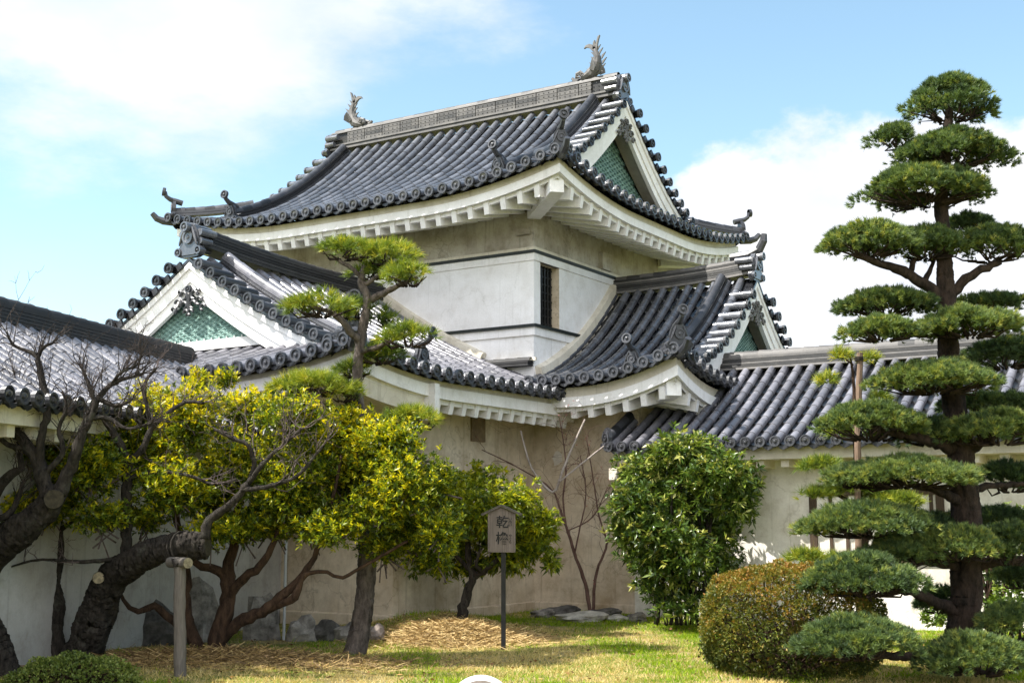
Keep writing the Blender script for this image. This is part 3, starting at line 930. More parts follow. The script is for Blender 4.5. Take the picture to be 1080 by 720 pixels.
# descending ridges, hip ridges and their end ornaments
def slope_ridge(R, rf, p, dlo, dhi, sg, widths=(.24, .22, .22), hs=(.07, .06, .05), cap=.085, mat='tile_dark', oni=.34, eg=1, tori=True):
    mb = MB()
    pts = [R.side(p, d, sg) + V((0, 0, .04)) for d in np.linspace(dhi, dlo, 14)]
    ridge_stack(mb, pts, widths, hs, cap)
    o = mb.build('descending_ridge', M[mat], rf)
    e = MB()
    b = R.side(p, dlo, sg)
    onigawara(e, b + V((0, 0, .02)) + R.qx * (sg * .04), R.qx * sg, oni / .97 * 1.15, tori, .24, .062, .17)
    e.build('ridge_end_tile', M['tile_dark'], rf)
def hip_ridge(R, rf, eg, sg, dhi, oni=.36, mat='tile_dark'):
    mb = MB()
    def P(d):
        return R.o + R.ax * (eg * (R.p1 - d)) + R.qx * (sg * (R.H - d)) + V((0, 0, R.z0 + R.f(d) + R.L * R.fade(d) + .05))
    pts = [P(d) for d in np.linspace(dhi, .10, 9)]
    ridge_stack(mb, pts, (.22, .20), (.06, .06), .082)
    mb.build('hip_ridge', M[mat], rf)
    D = (R.ax * eg + R.qx * sg).normalized()
    e = MB()
    onigawara(e, P(.10) + D * .02 - V((0, 0, .03)), D, oni / .97 * 1.1, True, .26, .062, .20)
    # second, lower roll tile turned up at the very corner
    b = P(.02) - V((0, 0, .12))
    pts = [b - D * .1, b + D * .14 + Z * .02, b + D * .28 + Z * .07, b + D * .38 + Z * .18]
    e.tube(pts, [.08, .08, .07, .055], 8, 0, True, .5)
    e.build('ridge_end_tile', M['tile_dark'], rf)

for eg in (1, -1):
    for sg in (1, -1):
        slope_ridge(RU, roofU, eg * 3.42, .38, RU.H - .15, sg)
        hip_ridge(RU, roofU, eg, sg, 1.30)
for sg in (1,): slope_ridge(RL, roofL, 4.62, .45, RL.H - .15, sg, mat='tile_grey')
for sg in (1, -1): hip_ridge(RL, roofL, 1, sg, 1.5)
slope_ridge(RR, roofR, 2.55, .30, RR.H - .15, 1)
for sg in (1, -1): hip_ridge(RR, roofR, 1, sg, .55, oni=.40)

# wing ridges
top_ridge(RL, roofL, 0.0, 5.2, RL.z0 + RL.f(RL.H) - .03, (.44, .40, .38, .36, .34), (.07, .06, .06, .06, .05), .10, M['ridge_dark'], .22)
top_ridge(RR, roofR, 0.0, 3.15, RR.z0 + RR.f(RR.H) - .08, (.40, .36, .34, .32, .30, .28), (.06, .05, .05, .05, .05, .05), .085, M['ridge'], .13)

def big_oni(P, D, s, rf, stack=True):
    e = MB()
    onigawara(e, P, D, s, False)
    S = D.cross(Z)
    # stacked cap rolls behind the plate
    for k, (r, z_) in enumerate(((.13, .80), (.12, .52), (.12, .26))):
        b = P + Z * (z_ * s) + D * .02
        e.tube([b - D * .42, b + D * (.06 if k else .14)], [r * s * 1.1] * 2, 10, 0, True, .5)
    e.disc(P + Z * (.80 * s) + D * .17, D, .15 * s, .035, 14, .7)
    for sg in (-1, 1):
        e.tube([P + S * (sg * .38 * s) + Z * (.40 * s) - D * .22, P + S * (sg * .38 * s) + Z * (.40 * s) + D * .04], [.10 * s] * 2, 10, 0, True, .5)
        e.tube([P + S * (sg * .36 * s) + Z * (.66 * s) - D * .32, P + S * (sg * .36 * s) + Z * (.66 * s) + D * .04], [.11 * s] * 2, 10, 0, True, .8)
    e.build('ridge_end_tile', M['tile'], rf)
zt = zr
big_oni(V((.50, 2.75, zt - .12)), X, .64, roofU)
big_oni(V((-7.40, 2.75, zt - .12)), X * -1, .64, roofU)
big_oni(V((RL.o.x, -5.22, RL.z0 + RL.f(RL.H) + .02)), Y * -1, .60, roofL)
pRR = V((3.16, 3.35, RR.z0 + RR.f(RR.H) - .06)); big_oni(pRR, X, .58, roofR)
# upturned roll on the wing ridge ends
for P, D in ((pRR + Z * .50, X),):
    e = MB()
    e.tube([P - D * .5, P - D * .1 + Z * .02, P + D * .10 + Z * .10, P + D * .20 + Z * .28, P + D * .22 + Z * .42], [.10, .10, .095, .085, .06], 8, 0, True, .4)
    e.build('ridge_end_tile', M['tile_dark'], roofL if D.y < 0 else roofR)

# fish finials
def fish(P, D):
    """D points from the roof end towards the middle of the ridge (the fish looks that way)"""
    mb = MB(); S = D.cross(Z)
    s = .90
    prof = [(.40, .06, .07), (.34, .07, .12), (.22, .10, .165), (.08, .15, .18), (-.05, .26, .175), (-.12, .40, .155), (-.13, .54, .125), (-.09, .66, .09), (-.05, .75, .06)]
    pts = [P + D * (a * s * .8) + Z * (b * s) for a, b, r in prof]
    mb.tube(pts, [r * s * .92 for a, b, r in prof], 10, .05, True, .6, .8)
    # jaw, eye, brow scroll
    h = P + D * (.30 * s) + Z * (.10 * s)
    for sg in (-1, 1):
        mb.tube([h + S * (sg * .10) + D * (x * .14) + Z * (z_ * .14) for x, z_ in ((-.6, .3), (0, .75), (.6, .5), (.7, .0), (.2, -.1))], [.02, .04, .045, .04, .02], 6, 0, True, .9)
        mb.disc(h + S * (sg * .13) + Z * .05, S * sg, .045, .02, 8, .9)
        # pectoral fin
        c = P + D * (.02 * s) + Z * (.22 * s) + S * (sg * .15 * s)
        mb.prism([c, c - D * .10 + Z * .20 + S * (sg * .07), c - D * .16 + Z * .10 + S * (sg * .09), c - D * .18 + S * (sg * .08), c - D * .10 - Z * .06], S * (sg * .025), .8)
    mb.tube([h + D * .08 - Z * .06, h + D * .2 - Z * .03, h + D * .26 + Z * .04], [.06, .05, .03], 7, 0, True, .6)
    # dorsal spines along the outer back and belly spines
    for a, b, r in prof[2:]:
        c = P + D * ((a) * s * .8) + Z * (b * s)
        mb.prism([c - D * (r * .8) + Z * .03, c - D * (r + .075) + Z * .09, c - D * (r * .8) - Z * .05], S * .03, .9)
        if b > .2: mb.prism([c + D * (r * .7) + Z * .02, c + D * (r + .05) + Z * .05, c + D * (r * .7) - Z * .05], S * .03, .9)
    # forked tail
    c = P - D * (.05 * s * .8) + Z * (.72 * s)
    def lobe(pl, t):
        mb.prism([c + D * (x * s) + Z * (z_ * s) - S * .025 for x, z_ in pl], S * .05, t)
    lobe([(-.05, -.03), (-.07, .10), (-.10, .24), (-.14, .36), (-.09, .33), (-.045, .20), (.0, .08), (.04, .0)], 1)
    lobe([(.05, -.02), (.0, .06), (.05, .15), (.14, .19), (.24, .17), (.29, .10), (.235, .12), (.16, .10), (.10, .04)], 1)
    lobe([(-.04, .02), (.0, .26), (.04, .20), (.05, .03)], .8)
    o = mb.build('fish_finial', M['ridge'], roofU, False)
fish(V((-.15, 2.75, zr + .50)), X * -1)
fish(V((-6.75, 2.75, zr + .50)), X)

# eaves with rafters
zoU = (-.06, -.20, -.355, -.57); zoL = (-.06, -.15, -.335, -.54); zoR = (-.10, -.27, -.445, -.64)
eU = eave_loop(RU, zoU, turret, ends=(1, -1), sides=(1, -1), names='upper_eave', wall_in=1.25, cove=1.53, cove_mat='grime_shade',
               raf_p=[(1, [-4.45 + .365 * i for i in range(25) if -4.45 + .365 * i < 4.4])], raf_q=[(1, [-3.75 + .365 * i for i in range(22) if -3.75 + .365 * i < 3.9])])
hip_beam(RU, 1, 1, zoU, eU); hip_beam(RU, 1, -1, zoU, eU); hip_beam(RU, -1, 1, zoU, eU)
eL = eave_loop(RL, zoL, turret, ends=(1,), sides=(1, -1), p_start=.1, names='left_wing_eave', wall_in=.98, raf_p=[(1, [.45 + .36 * i for i in range(12)])])
mb = MB(); mb.box((.985, -4.72, RL.z0 - .40), (.30, .12, .56)); mb.build('eave_bracket', M['eave'], eL)
mb = MB()
for k in range(12):
    y0, y1 = -4.78 - k * .15, -4.78 - (k + 1) * .15
    def zz(y): return RL.z0 + RL.liftp(-y)
    mb.quad((.93, y0, zz(y0) - .36), (.93, y1, zz(y1) - .36), (.93, y1, zz(y1) - .60), (.93, y0, zz(y0) - .60))
    mb.quad((.93, y0, zz(y0) - .60), (.93, y1, zz(y1) - .60), (.0, y1, zz(y1) - .62), (.0, y0, zz(y0) - .62))
mb.build('boxed_eave', M['cream'], eL)
eR = eave_loop(RR, zoR, turret, ends=(1,), sides=(1, -1), p_start=.75, names='right_wing_eave', wall_in=1.0, raf_p=[(1, [1.38 + .345 * i for i in range(6)])], raf_q=[(1, [3.75, 3.40, 3.05])])
hip_beam(RR, 1, 1, zoR, eR)

# ------------------------------------------------------------------ roofed corridor walls
def corridor(name, label, o, ax, qx, length, zr_, zf, H, wall_q, zwall, tile, ridge_mat, wall_mat, p_wall0, row0=0.0, left_limit=None, pitch=.25, rafters=None, noshi=5, fz=(.35, .04), eave_parts=True, lip_end=True):
    o = V((o[0], o[1], 0)); ax = V(ax).normalized(); qx = V(qx).normalized()
    root = thing(name, label, 'castle wall', o + ax * (length / 2))
    fd = lambda d: fz[0] * d + fz[1] * d * d
    z0 = zr_ - fd(H)
    def side(p, d, sg=1): return o + ax * p + qx * (sg * (H - d)) + V((0, 0, z0 + fd(d)))
    n = int((length - row0) / pitch)
    ps = [row0 + i * pitch for i in range(n + 1)]
    rf, dk = MB(), MB()
    for i, p in enumerate(ps):
        dm = (left_limit(p) if left_limit else H - .05)
        fn = (lambda d, p=p: side(p, d))
        add_roll(rf, fn, -.05, dm, ax, r=.070)
        c = side(p, 0) + V((0, 0, .035)); dk.disc(c + qx * .065, qx, .090, .028, 14, random.uniform(.1, .9))
        if i + 1 < len(ps):
            p2 = ps[i + 1]; fn2 = (lambda d, p=p2: side(p, d))
            add_pan(rf, fn, fn2, 0, dm, 0, dm)
            eave_lip(dk, side(p, 0), side(p2, 0), qx)
    a, b = ps[0], ps[-1]
    rf.quad(side(max(a, 0), H - .02), side(b, H - .02), side(b, 0, -1), side(max(a, 0), 0, -1), .3)
    roof = rf.build('roof', tile, root); dk.build('eave_tiles', M['tile_dark'], roof)
    rd = MB()
    ws = [.42 - .03 * k for k in range(noshi)]; hs = [.05] * noshi
    ridge_stack(rd, [o + ax * (p) + V((0, 0, zr_ - .04)) for p in np.linspace(0, length, 8)], ws, hs, .11)
    rd.build('ridge', ridge_mat, roof)
    # plaster eave
    ev = MB()
    def strip(q0, z1, z2, th, p0):
        A = o + ax * p0 + qx * q0; B = o + ax * length + qx * q0
        ev.quad(A + Z * z1, B + Z * z1, B + Z * z2, A + Z * z2); ev.quad(A + Z * z2, B + Z * z2, B + Z * z2 - qx * th, A + Z * z2 - qx * th)
        ev.quad(A + Z * z1, A + Z * z2, A + Z * z2 - qx * th, A + Z * z1 - qx * th)
    strip(H - .12, z0 - .05, z0 - .24, H - .12 - wall_q + .02, row0 + .1)
    eave = ev.build('eave', M['cream'], root)
    for p in (rafters or []):
        r = MB(); A = o + ax * p + qx * (H - .22) + Z * (z0 - .30); B = o + ax * p + qx * (wall_q - .02) + Z * (z0 - .30)
        r.box((A + B) / 2, (.13, (A - B).length, .13), (ax, qx, Z)); r.build('rafter', M['cream'], eave)
    wl = MB()
    A = o + ax * p_wall0 + qx * wall_q; B = o + ax * length + qx * wall_q
    wl.quad(A + Z * -.5, B + Z * -.5, B + Z * (z0 - .22), A + Z * (z0 - .22))
    A2, B2 = A - qx * (2 * wall_q), B - qx * (2 * wall_q)
    wl.quad(A2 + Z * -.5, B2 + Z * -.5, B2 + Z * (z0 - .22), A2 + Z * (z0 - .22))
    wl.face([wl.vert(q) for q in (B + Z * -.5, B + Z * (z0 - .22), o + ax * length + Z * (zr_ - .12), B2 + Z * (z0 - .22), B2 + Z * -.5)])
    wall = wl.build('wall', wall_mat, root)
    return root, roof, eave, wall, side

corR = corridor('roofed_wall', 'long white roofed wall with a barred window behind the tall tiered pine', (3.0, 1.7), (1, .0, 0), (0, -1, 0), 16.0, 4.50, 0, 2.72, 2.0, 2.8,
                M['tile_grey'], M['ridge'], M['wallgrey'], -.78, row0=-.85,
                left_limit=lambda p: (.98 if p < -.75 else 2.0 if p < .0 else 2.67), rafters=[2.2 - .42 * 4 + .42 * i for i in range(30) if True], fz=(.47, .041))
a18 = radians(18)
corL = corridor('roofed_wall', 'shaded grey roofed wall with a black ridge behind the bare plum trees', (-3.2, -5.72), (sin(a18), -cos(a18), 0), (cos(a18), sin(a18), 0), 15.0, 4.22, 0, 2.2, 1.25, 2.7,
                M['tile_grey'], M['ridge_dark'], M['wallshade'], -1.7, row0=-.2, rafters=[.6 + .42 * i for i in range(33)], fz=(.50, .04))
# small ornaments on the end of the right corridor roof
e = MB(); s_ = corR[4]
pts = [s_(-.92, d) + V((0, 0, .05)) for d in np.linspace(.95, .08, 6)]
ridge_stack(e, pts, (.2, .18), (.06, .06), .08)
onigawara(e, s_(-.92, .06) + V((0, 0, .0)), V((-.6, -.8, 0)), .36, False)
b = s_(-.95, .0) - Z * .02
e.build('ridge_end_tile', M['tile_dark'], corR[1])
e = MB(); e.box((2.12, -.62, 2.50), (.16, .5, .2)); e.box((2.22, -.5, 2.34), (.16, .34, .16)); e.build('eave_corbel', M['cream'], corR[2])

# barred window in the right corridor wall
def wall_window():
    root = corR[0]; y = -.30
    x0, x1, z0, z1 = 5.42, 7.55, 1.12, 2.16
    f = MB()
    for a, b in (((x0, z0), (x0 + .12, z1)), ((x1 - .12, z0), (x1, z1)), ((x0, z1 - .06), (x1, z1 + .03)), ((x0, z0 - .06), (x1, z0 + .04))):
        f.box2((a[0], y - .05, a[1]), (b[0], y + .03, b[1]))
    fr = f.build('window', M['wood_dark'], root)
    p = MB(); p.box2((x0 + .1, y - .015, z0 + .03), (x1 - .1, y + .01, z1 - .05)); p.build('window_panel', M['wallgrey'], fr)
    b_ = MB(); k = 0
    x = x0 + .32
    while x < x1 - .15:
        b_.box2((x, y - .04, z0 + .03), (x + .055, y - .0155, z1 - .05)); x += .265
    b_.build('window_bars', M['wood_dark'], fr)
wall_window()

# ------------------------------------------------------------------ vegetation helpers
def ppm(D): return 1356.0 / D
def smooth_path(pts, rad, step=.10):
    """Catmull-Rom resampling of points and radii"""
    P = [V(p) for p in pts]; n = len(P)
    op, orr = [], []
    for i in range(n - 1):
        p0, p1, p2, p3 = P[max(i - 1, 0)], P[i], P[i + 1], P[min(i + 2, n - 1)]
        m = max(2, int((p2 - p1).length / step))
        for k in range(m):
            t = k / m
            op.append(.5 * ((2 * p1) + (p2 - p0) * t + (2 * p0 - 5 * p1 + 4 * p2 - p3) * t * t + (3 * p1 - p0 - 3 * p2 + p3) * t ** 3))
            orr.append(rad[i] + (rad[i + 1] - rad[i]) * t)
    op.append(P[-1]); orr.append(rad[-1])
    return op, orr
def limb(mb, px, n=10, jit=.10, wob=.012, step=.10, rough=.0):
    """px: list of (u, v, D, radius_px)"""
    pts = [at(u, v, D) for u, v, D, r in px]; rad = [r / ppm(D) for u, v, D, r in px]
    op, orr = smooth_path(pts, rad, step)
    op = [p + V((random.gauss(0, wob), random.gauss(0, wob), random.gauss(0, wob))) * min(1, r * 12) if 0 < i < len(op) - 1 else p for i, (p, r) in enumerate(zip(op, orr))]
    mb.tube(op, orr, n, jit, rough=rough)
    return op, orr
def twig(mb, p, d, L, r, depth, spread=.75, up=.25, tips=None, kids=(2, 4), n=5, zig=.28, shrink=.62):
    d = d.normalized(); k = max(3, int(L / .09)); pts = [V(p)]; rad = [r]
    for i in range(k):
        d = (d + V((random.gauss(0, zig), random.gauss(0, zig), random.gauss(0, zig) + up * .25))).normalized()
        pts.append(pts[-1] + d * (L / k)); rad.append(r * (1 - .65 * (i + 1) / k))
    mb.tube(pts, rad, n, .06, False)
    if tips is not None: tips.append((pts[-1], d))
    if depth > 0:
        for c in range(random.randint(*kids)):
            i = random.randint(max(1, k // 3), k)
            dd = (pts[i] - pts[i - 1]).normalized()
            o = V((random.gauss(0, 1), random.gauss(0, 1), random.gauss(0, 1) + up)).normalized()
            twig(mb, pts[i], dd * (1 - spread * .5) + o * spread, L * random.uniform(.45, .8), max(rad[i] * shrink, .0025), depth - 1, spread, up, tips, kids, n, zig, shrink)

def unit(a): return a / np.maximum(np.linalg.norm(a, axis=1, keepdims=True), 1e-9)
class Foliage:
    def __init__(s): s.V = []; s.F = []; s.T = []; s.n = 0
    def leaves(s, c, d, L, W, droop, tint):
        """c, d: (N,3); L, W, droop, tint: (N,)"""
        N = len(c); d = unit(d)
        ref = RNG.normal(size=(N, 3)) * .55 + np.array([0, 0, 1.0])
        sd = unit(np.cross(d, ref)); nm = np.cross(sd, d)
        L_, W_, dr = L[:, None], W[:, None], droop[:, None]
        dz = np.array([0, 0, 1.0])
        b = c; m = c + d * L_ * .48 - nm * W_ * .16 - dz * dr * L_ * .18
        l = c + d * L_ * .46 + sd * W_ * .5 - dz * dr * L_ * .18; r = c + d * L_ * .46 - sd * W_ * .5 - dz * dr * L_ * .18
        t = c + d * L_ - dz * dr * L_ * .7
        s.V.append(np.stack([b, l, m, r, t], 1).reshape(-1, 3))
        k = (np.arange(N) * 5 + s.n)[:, None]
        s.F.append((k[:, :, None] + np.array([[0, 2, 1], [1, 2, 4], [0, 3, 2], [2, 3, 4]])[None]).reshape(-1, 3))
        s.T.append(np.repeat(tint, 4)); s.n += N * 5
    def whorls(s, c, ax, k, L, W, spread, droop, tint, jitter=.25):
        N = len(c); ax = unit(ax)
        c_ = np.repeat(c, k, 0); a_ = np.repeat(ax, k, 0)
        p = unit(np.cross(a_, RNG.normal(size=(N * k, 3))))
        sp = (spread + RNG.normal(size=(N * k, 1)) * .3)
        d = a_ * np.cos(sp) + p * np.sin(sp)
        Ls = L * RNG.uniform(.5, 1.3, N * k)
        off = a_ * (RNG.uniform(-.5, .3, (N * k, 1)) * L)
        tt = np.clip(np.repeat(tint, k) + RNG.normal(size=N * k) * jitter * .35, 0, 1)
        s.leaves(c_ + off, d, Ls, W * RNG.uniform(.75, 1.2, N * k), np.full(N * k, droop) * RNG.uniform(.3, 1.3, N * k), tt)
    def needles(s, c, ax, k, L, W, spread, tint):
        N = len(c); ax = unit(ax)
        c_ = np.repeat(c, k, 0); a_ = np.repeat(ax, k, 0)
        p = unit(np.cross(a_, RNG.normal(size=(N * k, 3))))
        sp = np.abs(RNG.normal(size=(N * k, 1))) * spread * .6 + spread * .25
        d = unit(a_ * np.cos(sp) + p * np.sin(sp))
        sd = unit(np.cross(d, RNG.normal(size=(N * k, 3)))) * W * .5
        Ls = L * RNG.uniform(.7, 1.15, (N * k, 1))
        st = c_ + a_ * RNG.uniform(-.3, .12, (N * k, 1)) * L
        s.V.append(np.stack([st - sd, st + sd, st + d * Ls], 1).reshape(-1, 3))
        kk = np.arange(N * k * 3).reshape(-1, 3) + s.n
        s.F.append(kk); s.n += N * k * 3
        s.T.append(np.clip(np.repeat(tint, k) + RNG.normal(size=N * k) * .10, 0, 1))
    def build(s, name, mat, parent):
        if not s.V: return None
        return np_mesh(name, np.concatenate(s.V), np.concatenate(s.F), np.concatenate(s.T), mat, parent)

CR = np.array([cos(AZ), sin(AZ), 0]); CF = np.array([-sin(AZ), cos(AZ), 0]); CZ = np.array([0, 0, 1.0])
def clump_pts(clumps, n_per_px2, depth_k=.8, shell=.5):
    """shoot positions in ellipsoidal clumps given as (u, v, ru, rv, D)"""
    P, A, H = [], [], []
    for (u, v, ru, rv, D) in clumps:
        n = max(6, int(pi * ru * rv * n_per_px2))
        dirs = unit(RNG.normal(size=(n, 3)))
        rho = (shell + (1 - shell) * RNG.uniform(0, 1, n)) * RNG.uniform(.85, 1.08, n)
        k = ppm(D)
        # lumpy outline
        lump = 1 + .16 * np.sin(dirs @ np.array([5.1, 3.3, 4.7]) * 2 + u) + .12 * np.sin(dirs @ np.array([-7, 6, 5]) + v)
        q = dirs * (rho * lump)[:, None]
        c = np.array(at(u, v, D))
        P.append(c + q[:, :1] * CR * (ru / k) + q[:, 1:2] * CF * (ru / k * depth_k) + q[:, 2:] * CZ * (rv / k))
        A.append(dirs[:, :1] * CR + dirs[:, 1:2] * CF + dirs[:, 2:] * CZ)
    return np.concatenate(P), np.concatenate(A)

# leaf and bark materials
M['lf_yellow'] = leaf_material('evergreen_leaf', [(0, (0.022, 0.042, 0.008)), (.35, (0.075, 0.12, 0.012)), (.6, (0.24, 0.29, 0.018)), (.8, (0.50, 0.46, 0.012)), (1, (0.68, 0.56, 0.014))], .38, .48, .5)
M['lf_green'] = leaf_material('shrub_leaf', [(0, (0.016, 0.034, 0.008)), (.5, (0.06, 0.11, 0.016)), (.8, (0.17, 0.23, 0.03)), (1, (0.42, 0.42, 0.12))], .34, .26, .5)
M['lf_pale'] = leaf_material('bright_leaf', [(0, (0.03, 0.06, 0.01)), (.5, (0.10, 0.17, 0.02)), (1, (0.28, 0.36, 0.05))], .45, .35)
M['lf_bush'] = leaf_material('azalea_leaf', [(0, (0.04, 0.06, 0.010)), (.4, (0.115, 0.13, 0.018)), (.7, (0.22, 0.17, 0.022)), (1, (0.30, 0.15, 0.03))], .5, .3)
M['lf_box'] = leaf_material('boxwood_leaf', [(0, (0.05, 0.08, 0.015)), (.5, (0.14, 0.19, 0.035)), (1, (0.32, 0.36, 0.09))], .4, .3)
M['ndl'] = leaf_material('pine_needle', [(0, (0.028, 0.050, 0.022)), (.4, (0.080, 0.130, 0.048)), (.75, (0.19, 0.25, 0.062)), (1, (0.36, 0.36, 0.085))], .5, .28, .35)
M['ndl_light'] = leaf_material('young_pine_needle', [(0, (0.04, 0.07, 0.012)), (.4, (0.11, 0.17, 0.02)), (.75, (0.27, 0.32, 0.03)), (1, (0.50, 0.45, 0.045))], .5, .28, .35)
M['ndl_dead'] = plain_material('dead_needle', (0.14, 0.075, 0.035), .8, .4, 20)
M['bk_pine'] = bark_material('pine_bark', (0.010, 0.008, 0.006), (0.065, 0.044, 0.033), 11)
M['bk_grey'] = bark_material('grey_pine_bark', (0.035, 0.028, 0.024), (0.19, 0.155, 0.135), 11)
M['bk_plum'] = bark_material('plum_bark', (0.007, 0.006, 0.005), (0.062, 0.052, 0.043), 17, lichen=(0.085, 0.082, 0.066))
M['bk_twig'] = bark_material('twig_bark', (0.045, 0.033, 0.031), (0.20, 0.155, 0.145), 14)
M['bk_twig_dark'] = bark_material('dark_twig_bark', (0.014, 0.011, 0.010), (0.10, 0.08, 0.07), 14)
M['bk_brown'] = bark_material('brown_bark', (0.022, 0.013, 0.009), (0.090, 0.054, 0.034), 13)
M['bk_red'] = bark_material('red_bark', (0.07, 0.035, 0.03), (0.20, 0.12, 0.10), 12)
M['bk_pale'] = bark_material('pale_bark', (0.25, 0.21, 0.19), (0.50, 0.44, 0.40), 12)
M['cut'] = plain_material('cut_wood', (0.20, 0.17, 0.11), .85, .6, 26)
M['cut_dark'] = plain_material('weathered_cut_wood', (0.035, 0.029, 0.018), .9, .6, 26)
M['rope'] = plain_material('dark_rope', (0.02, 0.016, 0.012), .9, .4, 40)

def base_loc(px, D):
    p = at(px[0], px[1], D); return (p.x, p.y, gz(p.x, p.y))

def pad(parent, u, v, ru, rv, D, mat, dens=1.0, L=.085, K=22, Wn=.010, t0=.42, mound=.24, loose=.0, under=True, name='needle_pad', depth_k=.85, nmk=2.3):
    """one clipped layer of a pine: many small mounds of needle tufts on a flattened dome"""
    k = ppm(D); c = np.array(at(u, v + rv * .62, D)); rx = ru / k; rz = rv / k * 1.4; ry = rx * depth_k
    A = pi * rx * ry
    nm = max(6, int(A / (mound ** 2) * nmk))
    fo = Foliage()
    rr = np.sqrt(RNG.uniform(0, 1, nm)) * .98; th = RNG.uniform(0, 2 * pi, nm)
    ms = mound * RNG.uniform(.6, 1.15, nm)
    mc = np.stack([rr * np.cos(th) * (rx - mound * .45), rr * np.sin(th) * (ry - mound * .45), np.maximum(0, (1 - rr ** 2.2)) * (rz - .45 * mound) * RNG.uniform(.88, 1.04, nm)], 1)
    mt = RNG.normal(size=nm) * .10
    for i in range(nm):
        nt_ = int(34 * dens * (ms[i] / .22) ** 2) + 5
        d = unit(RNG.normal(size=(nt_, 3)) + np.array([0, 0, .45])); d[:, 2] = np.where(d[:, 2] < -.35, -d[:, 2], d[:, 2])
        q = mc[i] + d * (ms[i] * RNG.uniform(.72, 1.0, nt_))[:, None] * np.array([1, 1, .62])
        w_ = q[:, :1] * CR + q[:, 1:2] * CF + q[:, 2:] * CZ
        out_ = unit(d * np.array([1, 1, .8]) + np.array([rr[i] * np.cos(th[i]), rr[i] * np.sin(th[i]), .7]) * .6)
        ax = out_[:, :1] * CR + out_[:, 1:2] * CF + out_[:, 2:] * CZ + RNG.normal(size=(nt_, 3)) * (.15 + loose)
        tt = np.clip(t0 + mt[i] + RNG.normal(size=nt_) * .13 + RNG.choice([0, .3], nt_, p=[.86, .14]), 0, 1)
        fo.needles(c + w_, ax, K, L, Wn, .75, tt)
    o = fo.build(name, mat, parent)
    if under:
        mb = MB()
        cc = V(c)
        for i in range(int(8 + A * 16)):
            a = random.uniform(0, 2 * pi); r_ = sqrt(random.uniform(.02, .85))
            e = cc + V(CR) * (rx * r_ * cos(a)) + V(CF) * (ry * r_ * sin(a)) + Z * (rz * (.12 + .25 * (1 - r_)))
            st = cc + V(CR) * (rx * r_ * cos(a) * .35) + V(CF) * (ry * r_ * sin(a) * .35) - Z * .05
            mid = (st + e) / 2 + V((random.gauss(0, .05), random.gauss(0, .05), random.gauss(0, .03) - .02))
            mb.tube([st, mid, e], [.016, .011, .005], 4, .1, False)
        mb.build('pad_twigs', M['bk_pine'], o)
    return o

